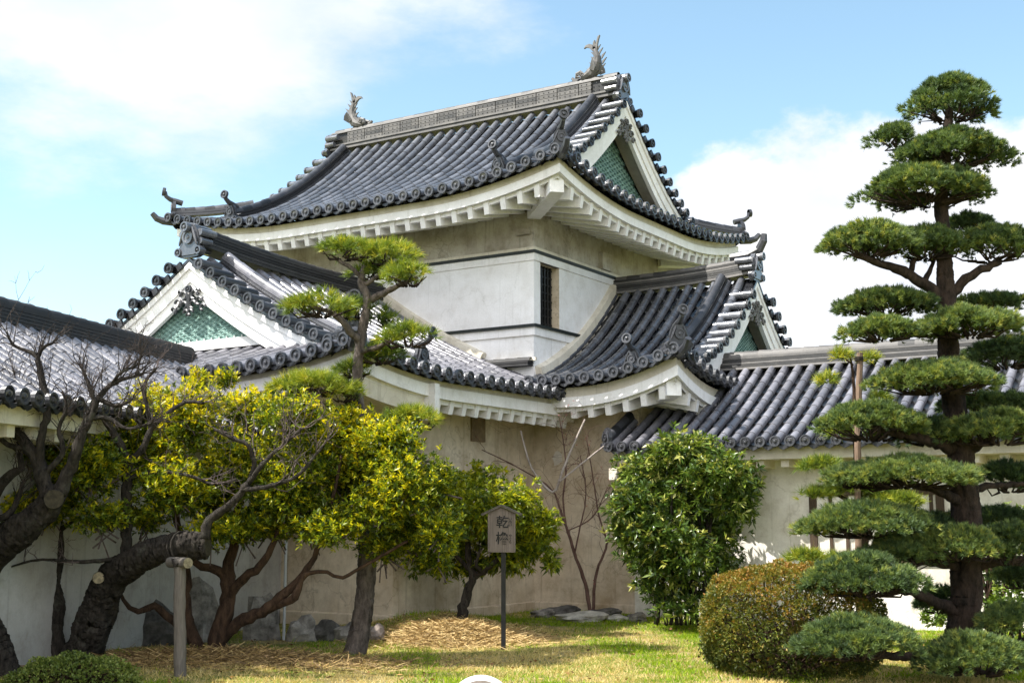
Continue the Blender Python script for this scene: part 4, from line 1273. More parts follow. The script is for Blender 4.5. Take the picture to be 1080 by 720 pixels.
# ------------------------------------------------------------------ tall tiered pine, right
def big_pine():
    D = 15.1
    root = thing('tiered_pine', 'tall dark pine clipped into many flat tiers on a straight trunk', 'pine tree', base_loc((1016, 712), D))
    mb = MB()
    tr = [(1010, 735, D, 22), (1014, 690, D, 18.5), (1018, 640, D, 16.5), (1020, 570, D, 15), (1014, 490, D, 13.5), (1006, 420, D, 11.5), (1000, 365, D, 10.5), (998, 310, D, 9.5), (995, 262, D, 7.5), (993, 210, D, 7), (998, 150, D, 5.5), (1003, 100, D, 3)]
    limb(mb, tr, 44, .012, .0015, .022, rough=.26)
    trunk = mb.build('trunk', M['bk_pine'], root)
    br = MB()
    for b in ([(998, 318, D, 7), (975, 300, 15, 7), (945, 284, 14.9, 6), (900, 268, 14.8, 3)], [(1002, 312, D, 7), (1025, 290, 15, 6), (1055, 276, 15, 4)],
              [(960, 288, 15, 4), (965, 272, 15, 2.5)], [(975, 298, 15, 4), (985, 275, 15.2, 2)],
              [(996, 215, D, 5), (985, 208, 15, 4), (960, 204, 15, 2)], [(1000, 350, D, 6), (965, 352, 14.9, 5), (925, 352, 14.7, 3)], [(1000, 345, D, 5), (1030, 338, 14.9, 4)],
              [(1006, 400, D, 7), (1010, 395, 14.8, 5), (960, 408, 14.6, 4)], [(1012, 475, D, 9), (985, 466, 14.9, 8), (955, 458, 14.8, 6), (910, 448, 14.7, 3)],
              [(1012, 478, D, 8), (1035, 466, 15, 6), (1065, 452, 15, 3)], [(1014, 530, D, 7), (1000, 522, 14.9, 6), (975, 512, 14.8, 4), (930, 508, 14.7, 3)], [(1016, 520, D, 6), (1045, 512, 15.3, 4), (1080, 510, 15.4, 3)],
              [(1018, 560, D, 5), (985, 562, 15, 4), (940, 562, 14.6, 3)], [(1020, 600, D, 6), (975, 592, 14.8, 4), (950, 588, 14.6, 3)], [(1022, 600, D, 8), (1050, 592, 15, 6), (1080, 590, 15, 4)],
              [(1018, 650, D, 8), (990, 636, 14.9, 7), (955, 622, 14.4, 5), (915, 620, 14.0, 3)], [(1014, 690, D, 9), (980, 692, 14.3, 6), (925, 690, 13.6, 4)], [(1016, 716, D, 12), (1045, 712, 14.8, 10), (1085, 690, 14.6, 8)]):
        br = MB(); limb(br, [(u, v, d, r * .85) for u, v, d, r in b], 10, .10, .015, .06, rough=.25); br.build('branch', M['bk_pine'], root)
    P = [(1003, 103, 54, 33, 15.1, .36), (945, 143, 25, 15, 15.2, .40), (1006, 157, 66, 24, 15.0, .40), (973, 195, 74, 26, 15.0, .44),
         (918, 252, 56, 23, 14.8, .50), (975, 255, 42, 22, 15.0, .48), (1047, 256, 52, 24, 15.1, .44), (1022, 234, 28, 7, 15.8, .25),
         (934, 318, 52, 17, 15.1, .42), (930, 346, 42, 15, 14.6, .50), (1024, 339, 56, 19, 14.6, .52), (1045, 318, 36, 9, 15.9, .3),
         (1062, 372, 46, 20, 15.9, .15), (987, 397, 70, 21, 14.6, .50), (918, 444, 64, 25, 14.7, .48), (985, 455, 40, 17, 15.2, .25), (1052, 450, 58, 23, 14.7, .50), (1050, 425, 60, 10, 15.6, .22),
         (958, 498, 80, 19, 14.6, .52), (898, 500, 30, 16, 14.9, .44), (1064, 502, 36, 20, 15.8, .12), (915, 548, 72, 22, 14.5, .48), (990, 554, 42, 16, 15.3, .2), (1050, 548, 40, 18, 15.9, .12),
         (952, 582, 46, 19, 14.5, .46), (1010, 573, 50, 20, 14.4, .52), (1066, 572, 34, 30, 14.8, .36), (912, 606, 64, 28, 13.9, .34), (992, 632, 26, 16, 15.6, .15),
         (905, 673, 68, 26, 13.4, .40), (1028, 690, 62, 26, 13.9, .40), (1072, 655, 36, 22, 14.5, .40), (1075, 606, 30, 16, 15.9, .15)]
    for (u, v, ru, rv, d, t) in P:
        pad(root, u, v, ru, rv, d, M['ndl'], dens=1.3, t0=t + .03, L=.068, K=24, Wn=.010, mound=.20)
big_pine()

# ------------------------------------------------------------------ middle pine
def mid_pine():
    D = 16.4
    root = thing('garden_pine', 'pine with loose yellow-green needle pads rising above the yellow-leaved tree', 'pine tree', base_loc((374, 693), D))
    mb = MB()
    limb(mb, [(368, 705, D, 13), (376, 680, D, 11.5), (383, 645, D, 10), (387, 600, D, 9.5), (386, 540, D, 8), (380, 460, D, 6.3), (377, 400, D, 5.6), (380, 360, D, 5.2), (386, 330, D, 4.6), (387, 312, D, 4.2), (381, 298, D, 4), (384, 280, D, 2.5)], 28, .02, .002, .025, rough=.28)
    mb.build('trunk', M['bk_grey'], root)
    br = MB()
    for b in ([(387, 315, D, 4), (398, 312, D, 4), (415, 304, 16.2, 3), (440, 292, 16.1, 2)], [(380, 362, D, 4.5), (366, 345, 16.2, 4), (350, 330, 16.1, 3), (325, 322, 16, 2)],
              [(379, 371, D, 3.5), (398, 366, 16.2, 3), (420, 356, 16.1, 2.5), (445, 348, 16, 1.5)], [(384, 296, D, 3), (372, 284, 16.3, 2.5), (352, 272, 16.3, 1.5)], [(384, 300, D, 3), (400, 290, 16.3, 2), (410, 272, 16.2, 1.5)],
              [(379, 415, D, 4), (355, 412, 16, 3), (320, 410, 15.9, 2)], [(381, 455, D, 4), (410, 450, 16.1, 3), (440, 448, 16, 2)], [(372, 350, 16.3, 3), (360, 338, 16.5, 2), (372, 322, 16.6, 1.5)]):
        br = MB(); limb(br, b, 7, .12, .015, .06); br.build('branch', M['bk_grey'], root)
    for (u, v, ru, rv, d, t) in [(366, 262, 32, 12, 16.3, .55), (408, 266, 36, 15, 16.3, .60), (432, 288, 30, 15, 16.0, .55), (395, 284, 26, 10, 16.6, .45), (340, 320, 42, 16, 16.0, .55), (375, 325, 26, 12, 16.6, .45),
                                 (430, 352, 32, 15, 15.9, .50), (400, 372, 30, 12, 16.5, .38), (372, 388, 22, 10, 16.6, .4), (405, 335, 20, 10, 16.6, .4), (330, 404, 44, 13, 15.9, .58), (435, 440, 34, 12, 15.9, .55), (365, 412, 24, 12, 16.0, .5)]:
        pad(root, u, v, ru, rv, d, M['ndl_light'], dens=.42, t0=t, L=.125, K=15, Wn=.009, mound=.17, loose=.3, nmk=1.35)
mid_pine()

# ------------------------------------------------------------------ evergreen tree with yellow shoots
def yellow_tree():
    D = 15.7
    root = thing('yellow_leaf_tree', 'broad evergreen tree with yellow young leaves and several reddish brown stems', 'tree', base_loc((222, 697), D))
    mb = MB()
    for b in ([(226, 705, D, 12), (229, 674, D, 10), (238, 648, D, 8.5), (240, 622, D, 8), (240, 600, D, 7), (246, 575, D, 5), (250, 530, D, 3), (255, 480, D, 2)],
              [(215, 705, D, 9), (203, 668, 15.9, 7), (196, 640, 15.9, 6), (197, 610, 15.9, 5), (192, 570, 15.9, 4), (180, 520, 15.8, 3), (165, 470, 15.7, 2)],
              [(238, 610, D, 5), (229, 600, D, 5), (213, 597, 15.6, 4), (200, 590, 15.6, 3)], [(240, 630, D, 5), (257, 611, 15.6, 5), (274, 596, 15.5, 4.5), (290, 570, 15.5, 3), (300, 530, 15.5, 2), (305, 480, 15.5, 1.5)],
              [(230, 674, D, 7), (252, 656, 15.6, 6.5), (276, 643, 15.5, 6), (306, 621, 15.4, 5), (320, 605, 15.4, 4), (335, 580, 15.4, 3), (350, 530, 15.4, 2), (360, 480, 15.4, 1.5)],
              [(262, 652, 15.7, 4), (298, 636, 15.4, 4), (312, 628, 15.3, 4.5), (318, 612, 15.3, 3), (326, 604, 15.3, 2.5), (345, 603, 15.3, 2), (362, 608, 15.3, 2), (395, 590, 15.3, 1.7), (430, 570, 15.3, 1.5)],
              [(202, 672, 15.9, 5), (183, 655, 15.8, 4.5), (162, 640, 15.7, 4), (145, 645, 15.6, 3), (130, 632, 15.6, 2), (120, 600, 15.6, 1.5)]):
        limb(mb, b, 9, .12, .014, .08)
    mb.build('trunk', M['bk_brown'], root)
    cl = [(75, 452, 32, 26), (98, 492, 44, 34), (55, 528, 34, 26), (110, 545, 36, 18), (160, 428, 34, 24), (150, 480, 42, 36), (200, 440, 38, 40), (185, 515, 46, 34), (208, 402, 14, 14), (238, 398, 16, 10), (262, 430, 42, 24), (250, 490, 46, 42),
          (310, 438, 46, 26), (312, 495, 46, 40), (285, 545, 40, 24), (360, 452, 42, 30), (372, 508, 46, 40), (350, 556, 42, 22), (415, 462, 36, 24), (428, 508, 42, 40), (436, 558, 38, 30), (300, 525, 40, 34), (330, 548, 40, 24), (258, 555, 40, 22), (465, 560, 26, 26), (395, 480, 40, 40), (400, 535, 40, 30), (335, 470, 40, 40), (225, 520, 40, 34), (462, 512, 22, 30), (462, 585, 20, 18), (408, 575, 32, 20), (222, 560, 30, 18), (150, 548, 30, 16), (20, 540, 24, 20), (30, 470, 24, 22), (120, 455, 34, 26), (60, 490, 30, 28)]
    cl = [(u, v, ru, rv, 15.6 - .7 * max(0, (300 - u) / 260) + .55 * sin(u * .05 + v * .09)) for (u, v, ru, rv) in cl]
    p, a = clump_pts(cl, .165, 1.1, .22)
    zt = p[:, 2]; h = (zt - zt.min()) / (zt.max() - zt.min())
    ax = a * .7 + CZ * .75 + RNG.normal(size=p.shape) * .35
    side_ = np.clip((p - np.array(at(340, 480, 15.6))) @ CR / 1.6, 0, 1)      # the right half carries fewer yellow shoots
    patch = np.sin(p @ np.array([2.3, 1.7, 1.1])) + np.sin(p @ np.array([-1.9, 2.6, 2.2]) + 2)
    yl = RNG.uniform(0, 1, len(p)) < np.clip(.04 + .64 * h ** 1.15 + .18 * patch - .30 * side_, 0.03, .84) * (a[:, 2] > -.35)
    tint = np.where(yl, np.clip(RNG.uniform(.50, .82, len(p)) + .16 * h, 0, 1), RNG.uniform(.24, .68, len(p)))
    f = Foliage()
    f.whorls(p, ax, 9, .072, .025, .8, .25, tint, .5)
    f.build('foliage', M['lf_yellow'], root)
    tw = MB()
    sel = RNG.choice(len(p), 420, replace=False)
    for i in sel:
        e = V(p[i]); s_ = e - V(a[i]) * random.uniform(.25, .5) - Z * random.uniform(.1, .35)
        tw.tube([s_, (s_ + e) / 2 + V((random.gauss(0, .03), random.gauss(0, .03), 0)), e], [.011, .008, .004], 4, 0, False)
    tw.build('twigs', M['bk_twig'], root)
yellow_tree()

# ------------------------------------------------------------------ small green tree behind the sign
def small_tree():
    D = 19.6
    root = thing('small_green_tree', 'small green leafy tree with a dark forked trunk on the straw mound behind the sign', 'tree', base_loc((489, 648), D))
    mb = MB()
    limb(mb, [(486, 660, D, 6.5), (489, 640, D, 5.5), (493, 622, D, 4.6), (499, 607, D, 4.2), (495, 590, D, 3.5), (492, 560, D, 2.5), (490, 530, D, 1.5)], 10, .12, .01, .06)
    limb(mb, [(499, 608, D, 4), (510, 602, 19.5, 3.5), (520, 594, 19.4, 3), (535, 578, 19.3, 2), (548, 555, 19.3, 1.3)], 8, .12, .01, .06)
    limb(mb, [(510, 602, 19.5, 2.5), (502, 596, 19.4, 2), (508, 575, 19.4, 1.5)], 7, .1, .01, .06)
    limb(mb, [(494, 600, D, 2.5), (475, 580, 19.5, 2), (455, 570, 19.4, 1.2)], 7, .1, .01, .06)
    mb.build('trunk', M['bk_plum'], root)
    cl = [(470, 520, 34, 28), (508, 506, 32, 20), (545, 532, 32, 30), (560, 572, 30, 26), (520, 556, 38, 32), (476, 566, 36, 34), (448, 586, 26, 20), (582, 592, 12, 12), (498, 596, 22, 14), (530, 592, 26, 14), (440, 555, 24, 26), (470, 598, 20, 14), (450, 525, 26, 24), (500, 535, 40, 34), (540, 575, 36, 30), (572, 555, 20, 24)]
    p, a = clump_pts([(u, v, ru, rv, 19.6 + .5 * sin(u * .07 + v)) for u, v, ru, rv in cl], .105, 1.0, .30)
    zt = p[:, 2]; h = (zt - zt.min()) / (zt.max() - zt.min())
    yl = RNG.uniform(0, 1, len(p)) < .10 + .45 * h
    tint = np.where(yl, RNG.uniform(.58, .74, len(p)), RNG.uniform(.3, .64, len(p)))
    f = Foliage(); f.whorls(p, a * .7 + CZ * .45 + RNG.normal(size=p.shape) * .35, 8, .098, .034, .85, .35, tint, .25)
    f.build('foliage', M['lf_yellow'], root)
small_tree()

# ------------------------------------------------------------------ old pruned plum tree, left foreground
def plum_tree():
    TWIG = 'bk_twig'
    D = 15.0
    root = thing('old_plum_tree', 'old leaning plum tree with a thick rough trunk, sawn limb and bare twigs', 'tree', base_loc((86, 705), 15.4))
    mb = MB()
    limb(mb, [(74, 725, 15.5, 24), (86, 694, 15.4, 19), (99, 658, 15.2, 18), (116, 614, 15.0, 16.5), (145, 590, 14.6, 14.5), (180, 577, 14.36, 14), (218, 575, 14.33, 13.5)], 48, .012, .0015, .015, rough=.36)
    limb(mb, [(66, 712, 15.5, 10), (57, 668, 15.5, 9), (61, 640, 15.5, 8), (58, 615, 15.5, 6), (62, 585, 15.5, 5), (62, 550, 15.5, 4), (66, 520, 15.5, 3)], 24, .02, .003, .025, rough=.35)
    trunk = mb.build('trunk', M['bk_plum'], root)
    cu = MB()
    c0, c1 = at(214, 575.2, 14.335), at(219.5, 575, 14.33); Dn = (c1 - c0).normalized()
    cu.tube([c0, c1], [.128, .122], 18, .04)
    c = at(104, 609, 15.0); st = MB(); st.tube([c + (CAM - c).normalized() * .10, c + (CAM - c).normalized() * .27], [.070, .064], 14, .03); st.build('sawn_stub', M['cut'], trunk)
    cu.build('sawn_end', M['cut_dark'], trunk)
    br = MB(); tips = []
    def B(px, twigs=3, depth=2, L=.5, r=.010):
        br = MB(); tw = MB()
        op, orr = limb(br, px, 7, .14, .012, .06)
        b_o = br.build('branch', M['bk_plum'], root)
        for _ in range(int(twigs * 2)):
            i = random.randint(len(op) // 3, len(op) - 1)
            d = (op[i] - op[i - 1]).normalized() + V((random.gauss(0, .7), random.gauss(0, .7), random.uniform(.0, 1.0)))
            twig(tw, op[i], d, random.uniform(.5, 1.1) * L, max(.004, min(.007, orr[i] * .5)), depth, .8, .35, None, (1, 3), 5)
        tw.build('twigs', M[TWIG], b_o)
    tw = MB()
    B([(136, 612, 14.9, 6.5), (133, 585, 14.8, 6), (134, 540, 14.7, 5.5), (134, 500, 14.7, 5.5), (136, 488, 14.7, 5)], 2, 1, .4)
    B([(136, 490, 14.7, 4.5), (124, 463, 14.6, 4), (112, 446, 14.6, 3), (100, 425, 14.5, 2.2), (92, 405, 14.5, 1.5)], 5, 2, .5)
    B([(136, 488, 14.7, 4.5), (150, 474, 14.6, 4), (160, 452, 14.6, 3.3), (175, 438, 14.5, 2.5), (196, 424, 14.5, 2), (215, 425, 14.4, 1.5)], 6, 2, .5)
    B([(160, 452, 14.6, 3), (155, 428, 14.5, 2.5), (152, 405, 14.5, 2), (165, 388, 14.5, 1.3)], 5, 2, .4)
    B([(216, 568, 14.1, 6), (222, 548, 14.1, 5), (240, 534, 14.0, 4.4), (262, 510, 13.9, 3.8)], 1, 1, .4)
    B([(262, 510, 13.9, 3.2), (268, 492, 13.9, 2.8), (262, 470, 13.8, 2.3), (245, 462, 13.8, 2.2), (226, 452, 13.8, 1.6)], 6, 2, .5)
    B([(262, 510, 13.9, 3), (278, 488, 13.8, 2.6), (300, 468, 13.8, 2), (318, 452, 13.8, 1.8)], 7, 2, .55)
    B([(256, 516, 13.9, 3), (285, 512, 13.8, 2.5), (315, 500, 13.8, 2), (340, 470, 13.7, 1.4)], 6, 2, .5)
    B([(134, 505, 14.7, 3), (160, 498, 14.6, 2.4), (195, 500, 14.5, 2), (225, 510, 14.4, 1.6), (250, 505, 14.4, 1.2)], 4, 2, .4)
    B([(62, 560, 15.5, 3), (80, 548, 15.4, 2.5), (100, 552, 15.3, 2), (120, 560, 15.2, 1.2)], 4, 2, .4)
    B([(132, 585, 14.8, 4), (115, 590, 14.7, 2.5), (85, 592, 14.6, 2), (40, 590, 14.6, 1.5), (10, 598, 14.6, 1)], 4, 2, .4)
plum_tree()

def plum_limb():
    TWIG = 'bk_twig_dark'
    root = thing('bare_plum_tree', 'bare plum tree with a thick sawn limb and dark twigs before the grey roofed wall', 'tree', base_loc((-6, 715), 14.2))
    mb = MB()
    limb(mb, [(14, 735, 14.2, 18), (2, 700, 14.2, 15), (-14, 665, 14.2, 17), (-28, 630, 14.2, 18), (-22, 600, 14.1, 18), (0, 577, 14.0, 17.5), (25, 556, 13.8, 16.5), (46, 538, 13.7, 14), (60, 518, 13.6, 12)], 48, .012, .0015, .015, rough=.36)
    trunk = mb.build('trunk', M['bk_plum'], root)
    c = at(57, 526, 13.6); n = (CAM - c).normalized()
    cu = MB(); cu.tube([c + n * .09, c + n * .165], [.105, .10], 12, .05); cu.build('sawn_end', M['cut_dark'], trunk)
    br = MB(); tw = MB()
    def B(px, twigs=3, depth=2, L=.5, r=.010):
        br = MB(); tw = MB()
        op, orr = limb(br, px, 7, .14, .012, .06)
        b_o = br.build('branch', M['bk_plum'], root)
        for _ in range(int(twigs * 4.5)):
            i = random.randint(len(op) // 3, len(op) - 1)
            d = (op[i] - op[i - 1]).normalized() + V((random.gauss(0, .7), random.gauss(0, .7), random.uniform(.0, 1.0)))
            twig(tw, op[i], d, random.uniform(.5, 1.1) * L, max(.004, min(.007, orr[i] * .5)), depth, .8, .35, None, (1, 3), 5)
        tw.build('twigs', M[TWIG], b_o)
    B([(52, 528, 13.6, 9), (46, 500, 13.6, 8), (32, 475, 13.6, 6.5), (14, 452, 13.6, 5), (2, 440, 13.6, 4)], 5, 2, .5)
    B([(62, 520, 13.6, 9), (72, 500, 13.6, 7), (84, 468, 13.5, 5.5), (92, 442, 13.5, 4.5), (104, 420, 13.5, 3.5), (118, 405, 13.5, 2.5), (150, 394, 13.4, 1.6)], 7, 2, .5)
    B([(40, 488, 13.6, 5), (44, 460, 13.5, 4.5), (50, 430, 13.5, 4), (44, 400, 13.5, 3.6), (39, 376, 13.5, 3), (28, 370, 13.5, 2.2), (14, 364, 13.5, 1.5), (7, 350, 13.4, 1)], 6, 2, .42)
    B([(39, 378, 13.5, 2.4), (44, 368, 13.5, 2), (55, 362, 13.5, 1.4)], 3, 1, .3)
    B([(88, 455, 13.5, 4), (100, 430, 13.4, 3), (96, 412, 13.4, 2.4), (90, 396, 13.4, 1.8), (84, 385, 13.4, 1.2)], 4, 2, .35)
    B([(104, 420, 13.5, 3), (122, 428, 13.4, 2.2), (140, 420, 13.4, 1.5)], 3, 2, .4)
    B([(20, 458, 13.6, 3), (18, 440, 13.6, 2.5), (22, 415, 13.6, 1.8), (16, 398, 13.6, 1.2)], 4, 2, .4)
    B([(-4, 520, 13.8, 6), (12, 500, 13.7, 5), (22, 494, 13.7, 4), (20, 478, 13.7, 3)], 3, 2, .35)
    B([(92, 442, 13.5, 3), (112, 440, 13.4, 2.4), (135, 452, 13.4, 1.8), (160, 446, 13.3, 1.2)], 3, 2, .4)
    B([(46, 500, 13.6, 4), (66, 478, 13.5, 3), (62, 452, 13.5, 2.4), (70, 430, 13.4, 1.6), (66, 412, 13.4, 1)], 4, 2, .4)
    B([(28, 470, 13.6, 4), (8, 468, 13.6, 3), (-8, 450, 13.6, 2), (4, 425, 13.6, 1.4)], 4, 2, .4)
    B([(118, 405, 13.5, 2), (128, 392, 13.4, 1.6), (145, 385, 13.4, 1.2), (150, 370, 13.4, .8)], 4, 2, .35)
    B([(-12, 545, 13.9, 5), (5, 545, 13.8, 4), (18, 528, 13.8, 3), (24, 508, 13.8, 2.4)], 3, 2, .35)
plum_limb()

# ------------------------------------------------------------------ thin bare reddish tree by the wall corner
def bare_tree():
    D = 22.3
    root = thing('thin_bare_tree', 'thin leafless reddish tree with two slender stems in the wall corner', 'tree', base_loc((623, 645), D))
    mb = MB()
    A = [[(623, 650, D, 3.2), (617, 615, D, 3), (606, 583, D, 2.6), (597, 555, D, 2.2), (590, 535, D, 1.8), (580, 514, D, 1.4), (545, 492, D, 1), (508, 474, D, .7)],
         [(625, 650, D, 2.6), (628, 610, D, 2.4), (634, 590, D, 2.1), (640, 572, D, 1.8), (632, 545, D, 1.4), (628, 520, D, 1.1), (620, 470, D, .7)],
         [(597, 555, D, 1.6), (594, 525, D, 1.5), (597, 490, D, 1.2), (590, 440, D, .7)], [(606, 583, D, 1.5), (612, 555, D, 1.2), (618, 520, D, 1), (612, 480, D, .7)],
         [(640, 572, D, 1.4), (655, 562, D, 1.1), (668, 540, D, .8)], [(598, 560, D, 1.2), (625, 545, D, 1), (640, 515, D, .7)]]
    for b in A:
        op, orr = limb(mb, [(u, v, d, r * .66) for u, v, d, r in b], 6, .1, .014, .1)
        for _ in range(9):
            i = random.randint(len(op) // 3, len(op) - 1)
            twig(mb, op[i], (op[i] - op[i - 1]) + V((random.gauss(0, .1), random.gauss(0, .1), random.uniform(-.02, .1))), random.uniform(.3, .8), .006, 2, .7, .2, None, (1, 3), 4)
    mb.build('trunk', M['bk_red'], root)
    pl = MB()
    for b in ([(549, 454, 22, .9), (561, 494, 22, 1.2), (583, 519, 22.1, 1.5), (592, 500, 22, 1.4), (600, 480, 22, 1.3), (617, 442, 21.9, .9)], [(590, 508, 22, 1), (612, 490, 22, 1), (637, 470, 21.9, .8)]):
        limb(pl, b, 6, .06, .005, .1)
    pl.build('pale_branches', M['bk_pale'], root)
    bd = Foliage(); n = 120
    vs = np.array(mb.v); q = vs[RNG.choice(len(vs), n)] + RNG.normal(size=(n, 3)) * .03
    bd.leaves(q, RNG.normal(size=(n, 3)), np.full(n, .035), np.full(n, .02), np.zeros(n), RNG.uniform(0, 1, n))
    m_ = leaf_material('red_bud', [(0, (.22, .04, .05)), (1, (.45, .14, .15))])
    bd.build('buds', m_, root)  # red buds scattered along the twigs
bare_tree()

# ------------------------------------------------------------------ tall glossy shrub in front of the right wall
def tall_shrub():
    D = 20.4
    root = thing('tall_shrub', 'tall rounded shrub with long glossy drooping leaves and dark stems before the white wall', 'shrub', base_loc((718, 652), D))
    mb = MB()
    for i in range(11):
        u0 = 690 + i * 5.6 + random.uniform(-2, 2); u1 = 720 + (u0 - 720) * 1.5 + random.uniform(-12, 12)
        limb(mb, [(u0, 658, D + random.uniform(-.5, .5), 2.1), (u0 + random.uniform(-4, 4), 620, D + random.uniform(-.4, .4), 1.9), (u1 * .5 + u0 * .5, 575, D, 1.6), (u1, 510, D + random.uniform(-.5, .5), 1)], 6, .1, .015, .12)
    mb.build('stems', M['bk_plum'], root)
    cl = [(722, 475, 42, 24), (688, 500, 42, 28), (758, 500, 42, 28), (668, 530, 30, 26), (720, 525, 52, 36), (778, 530, 26, 22), (690, 560, 44, 28), (752, 560, 38, 28), (720, 590, 46, 30), (785, 508, 18, 16), (678, 590, 28, 22), (760, 598, 26, 26), (705, 625, 30, 18), (745, 628, 26, 16), (662, 555, 20, 22), (683, 618, 16, 12), (722, 640, 44, 14), (700, 605, 40, 26), (742, 610, 36, 28)]
    p, a = clump_pts([(u, v, ru, rv, D + .6 * sin(u * .06 + v)) for u, v, ru, rv in cl], .105, .95, .28)
    keep = RNG.uniform(0, 1, len(p)) < np.clip((p[:, 2] - .4) / 1.0, .42, 1); p, a = p[keep], a[keep]
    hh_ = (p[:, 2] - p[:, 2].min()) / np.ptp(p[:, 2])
    tint = np.clip(RNG.normal(size=len(p)) * .18 + .36 + .27 * hh_, .02, .9) + (RNG.uniform(0, 1, len(p)) < .14) * .35  # paler top, darker foot, odd bright leaves: highlights and shade put into the tint
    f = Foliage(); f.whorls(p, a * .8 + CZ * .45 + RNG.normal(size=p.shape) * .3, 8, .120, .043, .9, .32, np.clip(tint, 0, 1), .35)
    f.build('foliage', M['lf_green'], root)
tall_shrub()

# ------------------------------------------------------------------ clipped bushes
def round_bush(name, label, u, v, ru, rv, D, n, L, W, mat, cut=.0, seed_t=.5, thin=0.0, topt=0.0):
    k = ppm(D); c = np.array(at(u, v, D)); rx, rz = ru / k, rv / k
    root = thing(name, label, 'bush', (c[0], c[1], gz(c[0], c[1])))
    d = unit(RNG.normal(size=(n, 3)))
    lump = 1 + .035 * np.sin(d @ np.array([9., 7, 8])) + .03 * np.sin(d @ np.array([-13., 11, 12])) + .02 * np.sin(d @ np.array([25., -21, 19]))
    # slightly boxy dome
    sc = 1 / (np.abs(d[:, 0]) ** 2.5 + np.abs(d[:, 1]) ** 2.5 + np.abs(d[:, 2]) ** 2.5) ** (1 / 2.5)
    rho = sc * lump * (1 - np.abs(RNG.normal(size=n)) * .055)
    q = d * rho[:, None]
    if thin:
        low = q[:, 2] < -.25
        keep = ~low | (RNG.uniform(0, 1, n) < thin); q, d = q[keep], d[keep]
    p = c + q[:, :1] * CR * rx + q[:, 1:2] * CF * rx + q[:, 2:] * CZ * rz
    keep = p[:, 2] > gz(c[0], c[1]) + .03; p, d = p[keep], d[keep]
    a = d[:, :1] * CR + d[:, 1:2] * CF + d[:, 2:] * CZ
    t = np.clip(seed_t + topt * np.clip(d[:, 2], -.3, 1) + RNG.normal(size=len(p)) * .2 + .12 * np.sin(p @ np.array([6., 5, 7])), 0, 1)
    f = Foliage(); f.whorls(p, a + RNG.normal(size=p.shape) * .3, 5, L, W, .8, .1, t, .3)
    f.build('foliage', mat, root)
    mb = MB()
    g0 = V((c[0], c[1], gz(c[0], c[1]) - .05))
    for i in range(170):
        e = V(p[RNG.integers(len(p))]); s_ = g0 + V((random.gauss(0, .25), random.gauss(0, .25), 0)) * rx
        m_ = s_.lerp(e, .55) + V((random.gauss(0, .05), random.gauss(0, .05), random.gauss(0, .05)))
        mb.tube([s_, m_, s_.lerp(e, .97)], [.014, .009, .004], 4, .1, False)
    mb.build('stems', M['bk_brown'], root)
round_bush('round_bush', 'large round clipped bush with rusty green leaves beside the tiered pine', 834, 660, 92, 63, 14.7, 19000, .034, .019, M['lf_bush'], thin=.7, seed_t=.30, topt=.44)
round_bush('low_bush', 'low dark green clipped bush under the leaning plum tree', 76, 744, 68, 51, 13.0, 9000, .028, .017, M['lf_box'], seed_t=.5)

def back_shrub():
    D = 17.2
    root = thing('leafy_shrub', 'bright green leafy shrub growing behind the trunk of the tiered pine', 'shrub', base_loc((1060, 690), D))
    mb = MB()
    for i in range(9):
        u0 = random.uniform(1040, 1080); limb(mb, [(u0, 690, D, 2.5), (u0 + random.uniform(-10, 10), 640, D, 2), (u0 + random.uniform(-25, 25), 560, D, 1)], 5, .1, .02, .12)
    mb.build('stems', M['bk_brown'], root)
    cl = [(1065, 555, 30, 24), (1060, 600, 36, 30), (1075, 645, 34, 34), (1050, 640, 22, 26), (985, 652, 20, 12), (1000, 640, 14, 18), (1080, 590, 30, 40), (1060, 690, 40, 24), (1090, 700, 30, 30)]
    p, a = clump_pts([(u, v, ru, rv, D + .4 * sin(u + v)) for u, v, ru, rv in cl], .05, .9, .3)
    t = np.clip(.5 + RNG.normal(size=len(p)) * .22, 0, 1)
    f = Foliage(); f.whorls(p, a * .7 + CZ * .4 + RNG.normal(size=p.shape) * .4, 7, .085, .038, .85, .25, t, .3); f.build('foliage', M['lf_pale'], root)
back_shrub()

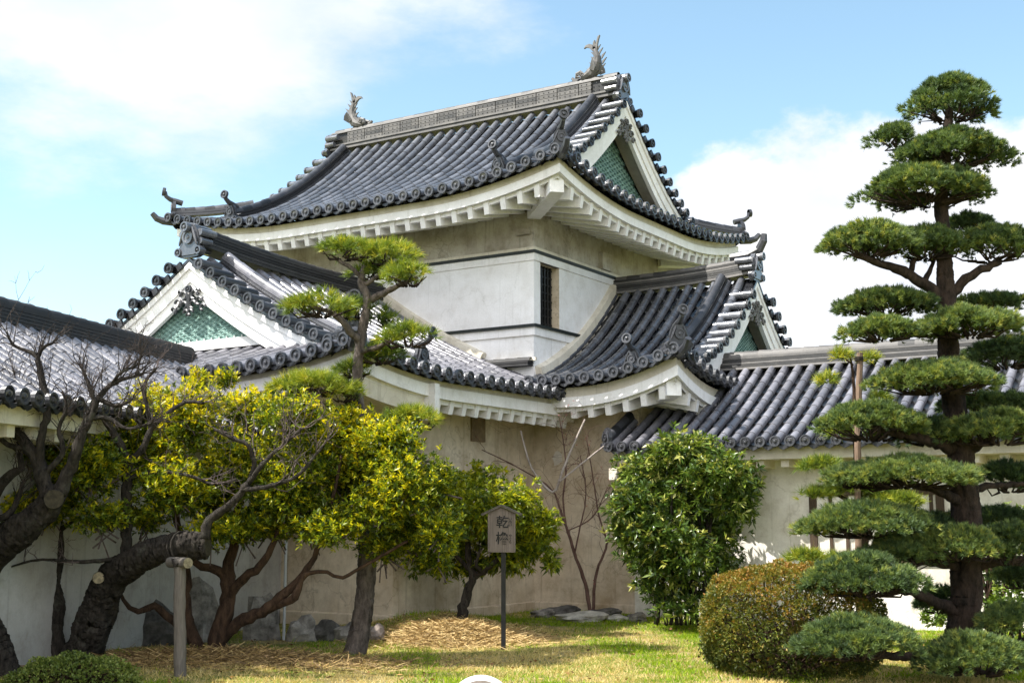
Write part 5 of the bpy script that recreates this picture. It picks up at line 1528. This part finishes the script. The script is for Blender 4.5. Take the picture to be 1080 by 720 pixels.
# ------------------------------------------------------------------ young pine and the stake beside it
def young_pine():
    D = 17.6
    root = thing('young_pine', 'thin young pine with sparse pale needles behind the tiered pine, tied to a stake', 'pine tree', base_loc((912, 655), D))
    mb = MB()
    limb(mb, [(914, 662, D, 6), (911, 620, D, 5.5), (910, 590, D, 5), (911, 555, D, 4.5), (906, 520, D, 4), (903, 480, D, 3), (902, 440, D, 2.4), (900, 400, D, 1.6), (896, 372, D, 1)], 9, .12, .01, .08)
    for b in ([(908, 540, D, 3), (890, 525, 17.5, 2), (862, 512, 17.4, 1)], [(903, 490, D, 2), (880, 490, 17.5, 1.5), (858, 488, 17.4, 1)], [(908, 535, D, 3), (930, 528, 17.5, 2), (950, 522, 17.4, 1)], [(910, 596, D, 3), (885, 590, 17.4, 2), (850, 588, 17.3, 1)], [(902, 455, D, 2), (888, 452, 17.5, 1)], [(900, 385, D, 1.2), (888, 376, D, .8)]):
        limb(mb, b, 6, .1, .01, .06)
    mb.build('trunk', M['bk_brown'], root)
    for (u, v, ru, rv, d, t) in [(868, 490, 24, 8, 17.4, .45), (900, 515, 34, 9, 17.6, .45), (940, 528, 34, 9, 17.5, .45), (862, 520, 16, 7, 17.4, .45), (850, 588, 22, 9, 17.2, .6), (882, 592, 18, 8, 17.3, .55), (884, 455, 15, 7, 17.5, .45), (886, 374, 9, 4, 17.6, .65), (918, 378, 8, 4, 17.7, .7), (930, 420, 10, 5, 17.8, .6), (872, 400, 8, 4, 17.7, .6)]:
        pad(root, u, v, ru, rv, d, M['ndl_light'], dens=.45, t0=t, L=.13, K=12, Wn=.009, mound=.15, loose=.4, under=False, name='needle_tuft')
    s_ = thing('tree_stake', 'rough brown wooden stake rising above the roof line beside the young pine', 'stake', base_loc((906, 655), 17.3))
    mb = MB(); limb(mb, [(907, 662, 17.3, 3.8), (905, 560, 17.3, 3.6), (905, 470, 17.3, 3.4), (907, 372, 17.3, 3.2)], 9, .06, .006, .12)
    st = mb.build('post', plain_material('stake_wood', (0.17, 0.115, 0.08), .85, .4, 8, stretch=(8, 8, .8)), s_)
    mb = MB(); c = at(906, 380, 17.3)
    for k in range(3): 
        pts = [c + V((cos(a) * .056, sin(a) * .056, .02 * k)) for a in np.linspace(0, 2 * pi, 11)]
        mb.tube(pts, [.010] * 11, 5, 0, False)
    mb.build('rope', M['rope'], s_)
young_pine()

# ------------------------------------------------------------------ prop under the plum limb
def prop():
    D = 14.0
    b = at(190, 722, 13.9)
    root = thing('wooden_prop', 'grey weathered wooden prop holding up the sawn plum limb', 'wooden prop', (b.x, b.y, gz(b.x, b.y)))
    mb = MB()
    limb(mb, [(190, 735, 13.95, 6.6), (190, 680, 13.95, 6.2), (189.3, 640, 13.95, 6.1), (190, 597, 13.95, 5.8)], 20, .03, .003, .06, rough=.12)
    p = mb.build('post', M['wood_grey'], root)
    c = at(190, 593, 13.95); n = (CAM - c); n.z = 0; n.normalize(); s = n.cross(Z)
    d = (n * .8 - s * .45).normalized()
    mb = MB(); mb.tube([c - d * .22, c + d * .16], [.058, .058], 14, .03); mb.build('crossbar', M['wood_grey'], root)
    mb = MB(); e = c + d * .165; mb.tube([e, e + d * .006], [.058, .056], 12, .03); mb.build('crossbar_end', M['cut'], root)
    mb = MB()
    for k, u in enumerate((186, 190, 194)):
        cc = at(u, 578 - (u - 190) * .15, 14.33 - (u - 190) * .008); T = (at(217, 575, 14.1) - at(170, 588, 14.55)).normalized()
        A = T.cross(Z).normalized(); Bv = A.cross(T)
        mb.tube([cc + A * (cos(a) * .180) + Bv * (sin(a) * .185) for a in np.linspace(0, 2 * pi, 15)], [.011] * 15, 5, 0, False)
    for k in range(3):
        mb.tube([c + d * (.02 * k - .03) + V((cos(a), sin(a), 0)) * .074 + Z * (.04 * sin(a * 2 + k)) for a in np.linspace(0, 2 * pi, 13)], [.010] * 13, 5, 0, False)
    mb.build('rope', M['rope'], root)
prop()

# ------------------------------------------------------------------ name sign
def sign():
    b = at(531, 684, 17.3); gzb = gz(b.x, b.y)
    root = thing('name_sign', 'small wooden roofed signboard with two black characters on a black post', 'sign', (b.x, b.y, gzb))
    n = CAM - b; n.z = 0; n.normalize(); n = (Matrix.Rotation(radians(-7), 3, 'Z') @ n); s = Z.cross(n).normalized()
    k = 17.3 / 1356
    zb = at(531, 582, 17.3).z; zt = at(531, 541, 17.3).z; zp = at(531, 534.5, 17.3).z
    B = V((b.x, b.y, 0))
    mb = MB(); mb.box(B + Z * ((gzb - .3 + zb + .2) / 2), (.058, .058, zb + .2 - gzb + .3), (s, n, Z)); mb.build('post', M['metal_black'], root)
    w_ = .185; c = B + s * (-.02) + n * .055
    poly = [c + s * x + Z * z_ for x, z_ in ((-w_, zb), (w_, zb), (w_, zt), (0, zp), (-w_, zt))]
    mb = MB(); mb.prism(poly, n * -.035); board = mb.build('board', M['board'], root)
    mb = MB()
    for sg in (-1, 1):
        e = c + s * (sg * .26) + Z * (zt - .035); t_ = c + Z * (zp + .004)
        d = (e - t_).normalized(); u = n.cross(d).normalized(); u = u if u.z > 0 else -u
        mb.box((e + t_) / 2 + u * .012 - n * .02, ((e - t_).length, .12, .018), (d, n, u))
        mb.box((e + t_) / 2 + u * .027 - n * .02, ((e - t_).length + .006, .13, .008), (d, n, u))
    mb.build('sign_roof', M['wood_grey'], root)
    for k_, sg in enumerate((-1, 1)):
        mb = MB(); mb.box(c + s * (sg * (w_ - .010)) + Z * ((zb + zt) / 2) + n * .005, (.018, .012, zt - zb - .02), (s, n, Z)); mb.build('board_trim', M['board'], root)
    rot = Matrix((s, Z, n)).transposed().to_4x4()
    def text(body, size, x, z_, name):
        cu = bpy.data.curves.new('lettering', 'FONT'); cu.body = body; cu.size = size; cu.align_x = 'CENTER'; cu.align_y = 'CENTER'; cu.extrude = .0015; cu.space_line = .86
        cu.offset = size * .012
        o = bpy.data.objects.new(name, cu); COL.objects.link(o)
        o.matrix_world = Matrix.Translation(c + s * x + Z * z_ + n * .0035) @ rot
        bpy.context.view_layer.update()
        me = bpy.data.meshes.new_from_object(o.evaluated_get(bpy.context.evaluated_depsgraph_get()))
        me.transform(o.matrix_world)
        bpy.data.objects.remove(o)
        me.materials.clear(); me.materials.append(M['metal_black'])
        link(name, me, board)
    z1 = at(531, 551, 17.3).z; z2 = at(531, 568, 17.3).z
    text('乾', .175, .012, z1, 'lettering'); text('櫓', .175, .006, z2, 'lettering')
    text('い\nぬ\nい', 0.046, .118, z1 + .01, 'lettering'); text('や\nぐ\nら', 0.046, .118, z2, 'lettering')
sign()

# ------------------------------------------------------------------ rocks, pipe, round plate
def rock(label, u, v, wpx, hpx, D, mat, flat=1.0, group=None, dk=.8):
    k = ppm(D); p = at(u, v, D); p.z = gz(p.x, p.y) + hpx / k * .22
    mb = MB(); nu, nv = 12, 8; ph = random.uniform(0, 9)
    idx = []
    for j in range(nv + 1):
        for i in range(nu):
            a = 2 * pi * i / nu; e = -pi / 2 + pi * j / nv
            d = V((cos(a) * cos(e), sin(a) * cos(e), sin(e)))
            r = 1 + .22 * sin(d.x * 3.1 + ph) * sin(d.y * 2.7 + ph * 2) + .14 * sin(d.z * 5 + d.x * 4 + ph) + random.uniform(-.05, .05)
            q = V((d.x * wpx / 2 / k, d.y * wpx / 2 / k * dk, d.z * hpx / 2 / k)) * r
            mb.vert(p + V(CR) * q.x + V(CF) * q.y + Z * q.z)
    for j in range(nv):
        for i in range(nu):
            mb.face((j * nu + i, j * nu + (i + 1) % nu, (j + 1) * nu + (i + 1) % nu, (j + 1) * nu + i))
    o = mb.build('rock', mat); tag(o, label, 'rock', group)
rock('flat pale rock lying at the foot of the bare reddish tree', 612, 652, 52, 13, 21.6, M['rock_pale'])
rock('dark rounded rock behind the flat pale rock', 592, 649, 34, 15, 22.4, M['rock_dark'])
rock('small grey rock left of the dark rounded rock', 572, 652, 24, 12, 22.2, M['rock'])
rock('dark low rock between the flat pale rock and the tall shrub', 637, 651, 32, 12, 22.3, M['rock_dark'])
rock('small pale rock just right of the flat pale rock', 652, 656, 22, 9, 21.6, M['rock_pale'])
rock('brownish rock at the left foot of the tall shrub', 672, 654, 24, 12, 21.5, M['rock'])
rock('pinkish rock beside the pine trunk at the wall corner', 397, 660, 20, 22, 18.6, plain_material('pink_rock', (0.24, 0.20, 0.175), .85, .4, 6, bump=.8))
rock('tall dark boulder at the wall foot behind the wooden prop', 203, 668, 50, 84, 18.4, M['rock'], dk=.35)
rock('dark domed boulder at the wall foot right of the brown stems', 277, 648, 38, 66, 18.9, M['rock'], dk=.35)
rock('wide dark boulder under the leaning plum trunk', 160, 690, 70, 60, 17.6, M['rock_dark'], dk=.5)
rock('squared grey foundation stone below the pale pipe', 318, 668, 36, 34, 18.8, M['rock'], dk=.4)
rock('grey foundation stone second from the pale pipe', 346, 667, 34, 28, 18.8, M['rock_dark'], dk=.4)
rock('low foundation stone nearest the pine trunk', 368, 672, 30, 26, 18.7, M['rock'], dk=.4)
def pipe():
    p = at(300, 640, 18.75); mb = MB(); mb.tube([(p.x, p.y, .0), (p.x, p.y, 2.55)], [.022, .022], 10)
    o = mb.build('drain_pipe', M['pvc']); tag(o, 'thin pale drain pipe running up the wall corner behind the yellow-leaved tree', 'pipe')
pipe()
def round_plate():
    D = 8.2; c = at(507, 748, D); n = CAM - c; n.z = 0; n.normalize(); n = (n + Z * .25).normalized()
    root = thing('round_marker', 'round white-rimmed marker plate at the bottom edge of the lawn', 'marker', (c.x, c.y, gz(c.x, c.y)))
    mb = MB(); mb.tube([c - n * .02, c + n * .012], [.212, .212], 40); mb.build('rim', plain_material('white_enamel', (.78, .78, .76), .35, .05), root)
    mb = MB(); mb.tube([c + n * .0, c + n * .016], [.178, .178], 40); mb.build('plate', plain_material('brown_plate', (.21, .17, .15), .6, .3, 20), root)
    mb = MB(); mb.tube([V((c.x, c.y, gz(c.x, c.y) - .1)) - n * .04, c - n * .04], [.03, .03], 10); mb.build('post', M['metal_black'], root)
round_plate()

# ------------------------------------------------------------------ straw mulch and grass
def straw():
    def mound(name, label_c, n, sx, sy, hh, ang, tm=.55):
        cx, cy = label_c
        x = RNG.normal(size=n) * sx; y = RNG.normal(size=n) * sy
        ca, sa = cos(ang), sin(ang)
        px = cx + x * ca - y * sa; py = cy + x * sa + y * ca
        r2 = (x / sx) ** 2 + (y / sy) ** 2
        z = np.array([gz(a, b) for a, b in zip(px, py)]) + hh * np.exp(-r2 * .6) * RNG.uniform(.0, 1, n) + .012
        th = RNG.uniform(0, 2 * pi, n); d = np.stack([np.cos(th), np.sin(th), RNG.normal(size=n) * .22], 1); d = unit(d)
        L = RNG.uniform(.12, .46, n)[:, None]; w_ = RNG.uniform(.0022, .0045, n)[:, None]
        s = unit(np.cross(d, RNG.normal(size=(n, 3)))) * w_
        c = np.stack([px, py, z], 1)
        Vv = np.stack([c - d * L / 2 - s, c - d * L / 2 + s, c + d * L / 2 + s, c + d * L / 2 - s], 1).reshape(-1, 3)
        F = np.arange(n * 4).reshape(-1, 4)
        m, t, b, o = new_mat('straw'); cc = ramp_(t, attr_(t), [(0, (.11, .065, .025)), (.5, (.40, .27, .10)), (1, (.62, .47, .22))]); t.links.new(cc, b.inputs['Base Color']); b.inputs['Roughness'].default_value = .7
        o = np_mesh('straw', Vv, F, np.clip(RNG.normal(size=n) * .25 + tm, 0, 1), m); return o
    c = at(488, 662, 18.6); o = mound('straw', (c.x, c.y), 13000, .52, .42, .22, AZ); tag(o, 'heap of dry yellow straw around the trunk of the small green tree', 'straw', kind='stuff')
    c = at(250, 704, 15.2); o = mound('straw', (c.x, c.y), 7000, .95, .36, .06, AZ, .22); tag(o, 'brown straw mulch spread under the yellow-leaved tree', 'straw', kind='stuff')
straw()

def grass():
    n = 170000
    D = RNG.uniform(11.5 ** .5, 23.5 ** .5, n) ** 2; lat = (RNG.uniform(-40, 1120, n) - 540) / 1356 * D
    x = CAM.x + CF[0] * D + CR[0] * lat; y = CAM.y + CF[1] * D + CR[1] * lat
    inside = ((x < .12) & (y > -4.45)) | (y > -.12) | ((x > 2.1) & (y > -.42))
    # behind the face of the left corridor wall
    g = np.array([sin(a18), -cos(a18)]); nn = np.array([cos(a18), sin(a18)])
    q = (x + 3.2) * nn[0] + (y + 5.72) * nn[1]
    inside |= (q < 1.35)
    shade = (q < 3.0) & (x < 1.0)
    keep = ~inside & ~(shade & (RNG.uniform(0, 1, n) < .8)); x, y = x[keep], y[keep]; n = len(x)
    patch = np.sin(x * 1.3 + np.sin(y * 1.1) * 1.4) + np.sin(y * 1.9 + np.sin(x * .9 + 2) * 1.6) + .8 * np.sin(x * 3.7 + y * 2.9) + .6 * np.sin(x * 7.3 - y * 6.1) + RNG.normal(size=n) * .7
    near = np.clip((y + 3.2) / 2.2, -1, 1)
    green = (patch + near * 1.5 > -.65)
    tint = np.where(green, RNG.uniform(.0, .42, n), RNG.uniform(.55, 1, n))
    L = np.where(green, RNG.uniform(.035, .085, n), RNG.uniform(.025, .06, n))[:, None] * (1 + .5 * (np.sin(x * 5.3 + y * 2.1) * np.sin(y * 6.1 - x * 1.7) > .35))[:, None]
    z = np.array([gz(a, b) for a, b in zip(x, y)])
    c = np.stack([x, y, z - .004], 1)
    d = unit(RNG.normal(size=(n, 3)) * np.array([.6, .6, .25]) + np.array([0, 0, .8]))
    s = unit(np.cross(d, RNG.normal(size=(n, 3)))) * RNG.uniform(.003, .007, n)[:, None]
    Vv = np.stack([c - s, c + s, c + d * L], 1).reshape(-1, 3)
    m = leaf_material('grass_blade', [(0, (.09, .19, .006)), (.25, (.22, .34, .010)), (.45, (.38, .44, .02)), (.6, (.44, .34, .12)), (1, (.68, .54, .26))], .6, .35, .2)
    o = np_mesh('grass', Vv, np.arange(n * 3).reshape(-1, 3), tint, m); tag(o, 'short mixed green and straw-coloured lawn grass before the walls', 'grass', kind='stuff')
grass()

def fallen_leaves():
    n = 900
    D = RNG.uniform(12.0, 21.5, n); lat = (RNG.uniform(100, 1000, n) - 540) / 1356 * D
    x = CAM.x + CF[0] * D + CR[0] * lat; y = CAM.y + CF[1] * D + CR[1] * lat
    ok = ~(((x < .3) & (y > -4.6)) | (y > -.6)) & (((x + 3.2) * cos(a18) + (y + 5.72) * sin(a18)) > 1.6)
    x, y = x[ok], y[ok]; n = len(x)
    c = np.stack([x, y, np.array([gz(a, b) for a, b in zip(x, y)]) + RNG.uniform(.015, .05, n)], 1)
    d = RNG.normal(size=(n, 3)) * np.array([1, 1, .25])
    f = Foliage(); f.leaves(c, d, RNG.uniform(.035, .085, n), RNG.uniform(.018, .035, n), RNG.uniform(-.2, .3, n), RNG.uniform(0, 1, n))
    o = f.build('fallen_leaves', leaf_material('dry_leaf', [(0, (.06, .03, .015)), (.5, (.20, .10, .035)), (1, (.42, .27, .10))], .7, .15, .2), None)
    tag(o, 'scattered small brown dry leaves fallen on the lawn', 'leaves', kind='stuff')
fallen_leaves()
